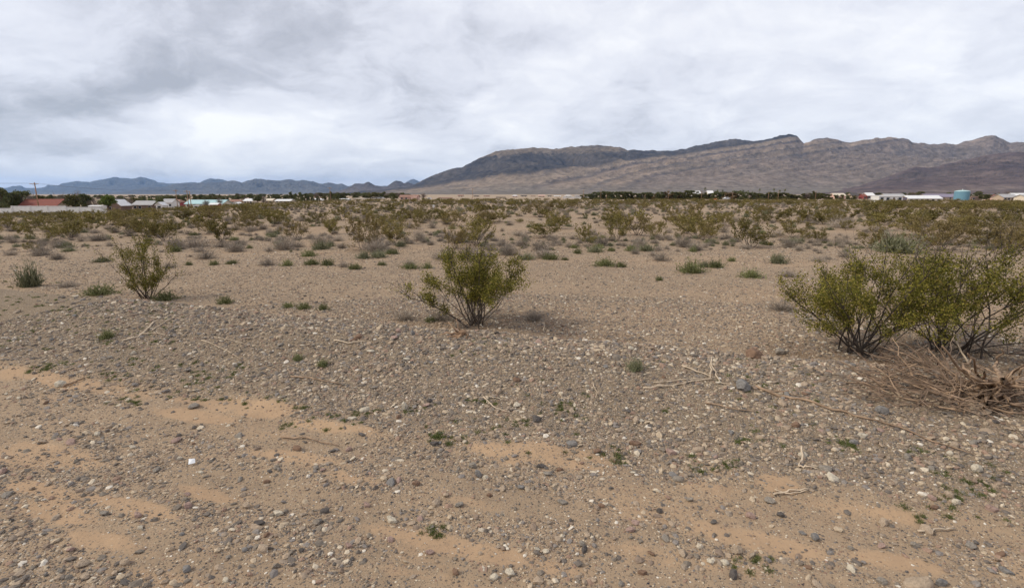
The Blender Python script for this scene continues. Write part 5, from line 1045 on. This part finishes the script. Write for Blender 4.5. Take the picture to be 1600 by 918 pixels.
# car: side on, driving along the track before the tree row
x, z, w, h = ext(1129.5, 1140.5, 309, 335); root = empty('parked_car', (x, 335, z)); tag(root, 'white car in front of the tree row', 'car')
prof = [(-2.2, .45), (-2.25, .85), (-1.35, 1.0), (-.75, 1.5), (.9, 1.55), (1.6, 1.05), (2.2, .95), (2.25, .45)]
def extr(pf, y0, y1): k = len(pf); return MB().add([(a, y0, b_) for a, b_ in pf] + [(a, y1, b_) for a, b_ in pf], [tuple(range(k)), tuple(range(2 * k - 1, k - 1, -1))] + [(i, i + k, (i + 1) % k + k, (i + 1) % k) for i in range(k)])
extr(prof, -.85, .85).build('body', M['carwhite'], root)
extr([(-1.15, 1.03), (-.68, 1.42), (.1, 1.45), (.1, 1.03)], -.87, -.84).build('window', M['glass'], root); extr([(.18, 1.03), (.18, 1.45), (.86, 1.46), (1.4, 1.05)], -.87, -.84).build('window', M['glass'], root)
for xx in (-1.4, 1.4): wh = MB().tube([(xx, -.9, .34), (xx, -.66, .34)], [.34, .34], 16).build('wheel', M['rubber'], root); MB().tube([(xx, -.92, .34), (xx, -.89, .34)], [.2, .2], 12).build('rim', M['steel'], wh)
for xx in (-1.4, 1.4): MB().tube([(xx, .66, .34), (xx, .9, .34)], [.34, .34], 16).build('wheel', M['rubber'], root)
x, z, w, h = ext(1113.5, 1120, 312, 300); root = empty('traffic_barrier', (x, 300, z)); tag(root, 'orange barrier left of the white car', 'barrier')
for j in range(2): MB().box(-w / 2, w / 2, -.04, .04, .35 + j * .4, .62 + j * .4).build('board', M['orange'], root)
for s in (-.38, .38): MB().tube([(s * w, -.3, 0), (s * w, 0, 1.1), (s * w, .3, 0)], [.04, .04, .04], 5).build('leg', M['white'], root)
x, y, z = spot(677.5, 327); h = 7 * y / FP; root = empty('marker_post', (x, y, z)); tag(root, 'small white marker post standing in the scrub left of centre', 'post')
MB().box(-.05, .05, -.02, .02, -.2, h * .55).build('post', M['white'], root); MB().box(-.16, .16, -.035, -.022, h * .45, h).build('plate', M['white'], root)

# ------------------------------------------------------------------ far trees of the valley, one mass
coll_m = []
for pr in (TP['darkround'][0], TP['olive'][0], TP['bare'][0], TP['hdark'][0]):
    me = bpy.data.meshes.new('far_tree'); bm = bmesh.new(); bm.from_mesh(pr[0]); n0 = len(bm.faces); bm.from_mesh(pr[1]); bm.faces.ensure_lookup_table()
    for q in bm.faces[n0:]: q.material_index = 1
    me.materials.append(pr[0].materials[0]); me.materials.append(pr[1].materials[0]); bm.to_mesh(me); bm.free(); coll_m.append(me)
k = 700; u = np.where(rng.uniform(0, 1, k) < .93, rng.uniform(-60, 640, k), rng.uniform(1300, 1660, k)); Yf = rng.uniform(420, 1500, k)
x = (u - 800) / FP * Yf * cs; zf = zg(x, Yf); s = rng.uniform(4, 8, k)
scatter('treeline', np.stack([x, Yf, zf], 1), np.stack([s * 1.3, s * 1.3, s * rng.uniform(.6, 1, k)], 1), np.stack([0 * x, 0 * x, rng.uniform(0, 6.28, k)], 1), rng.integers(0, 4, k), coll_m, 'far scattered trees of the valley beyond the houses', 'treeline')
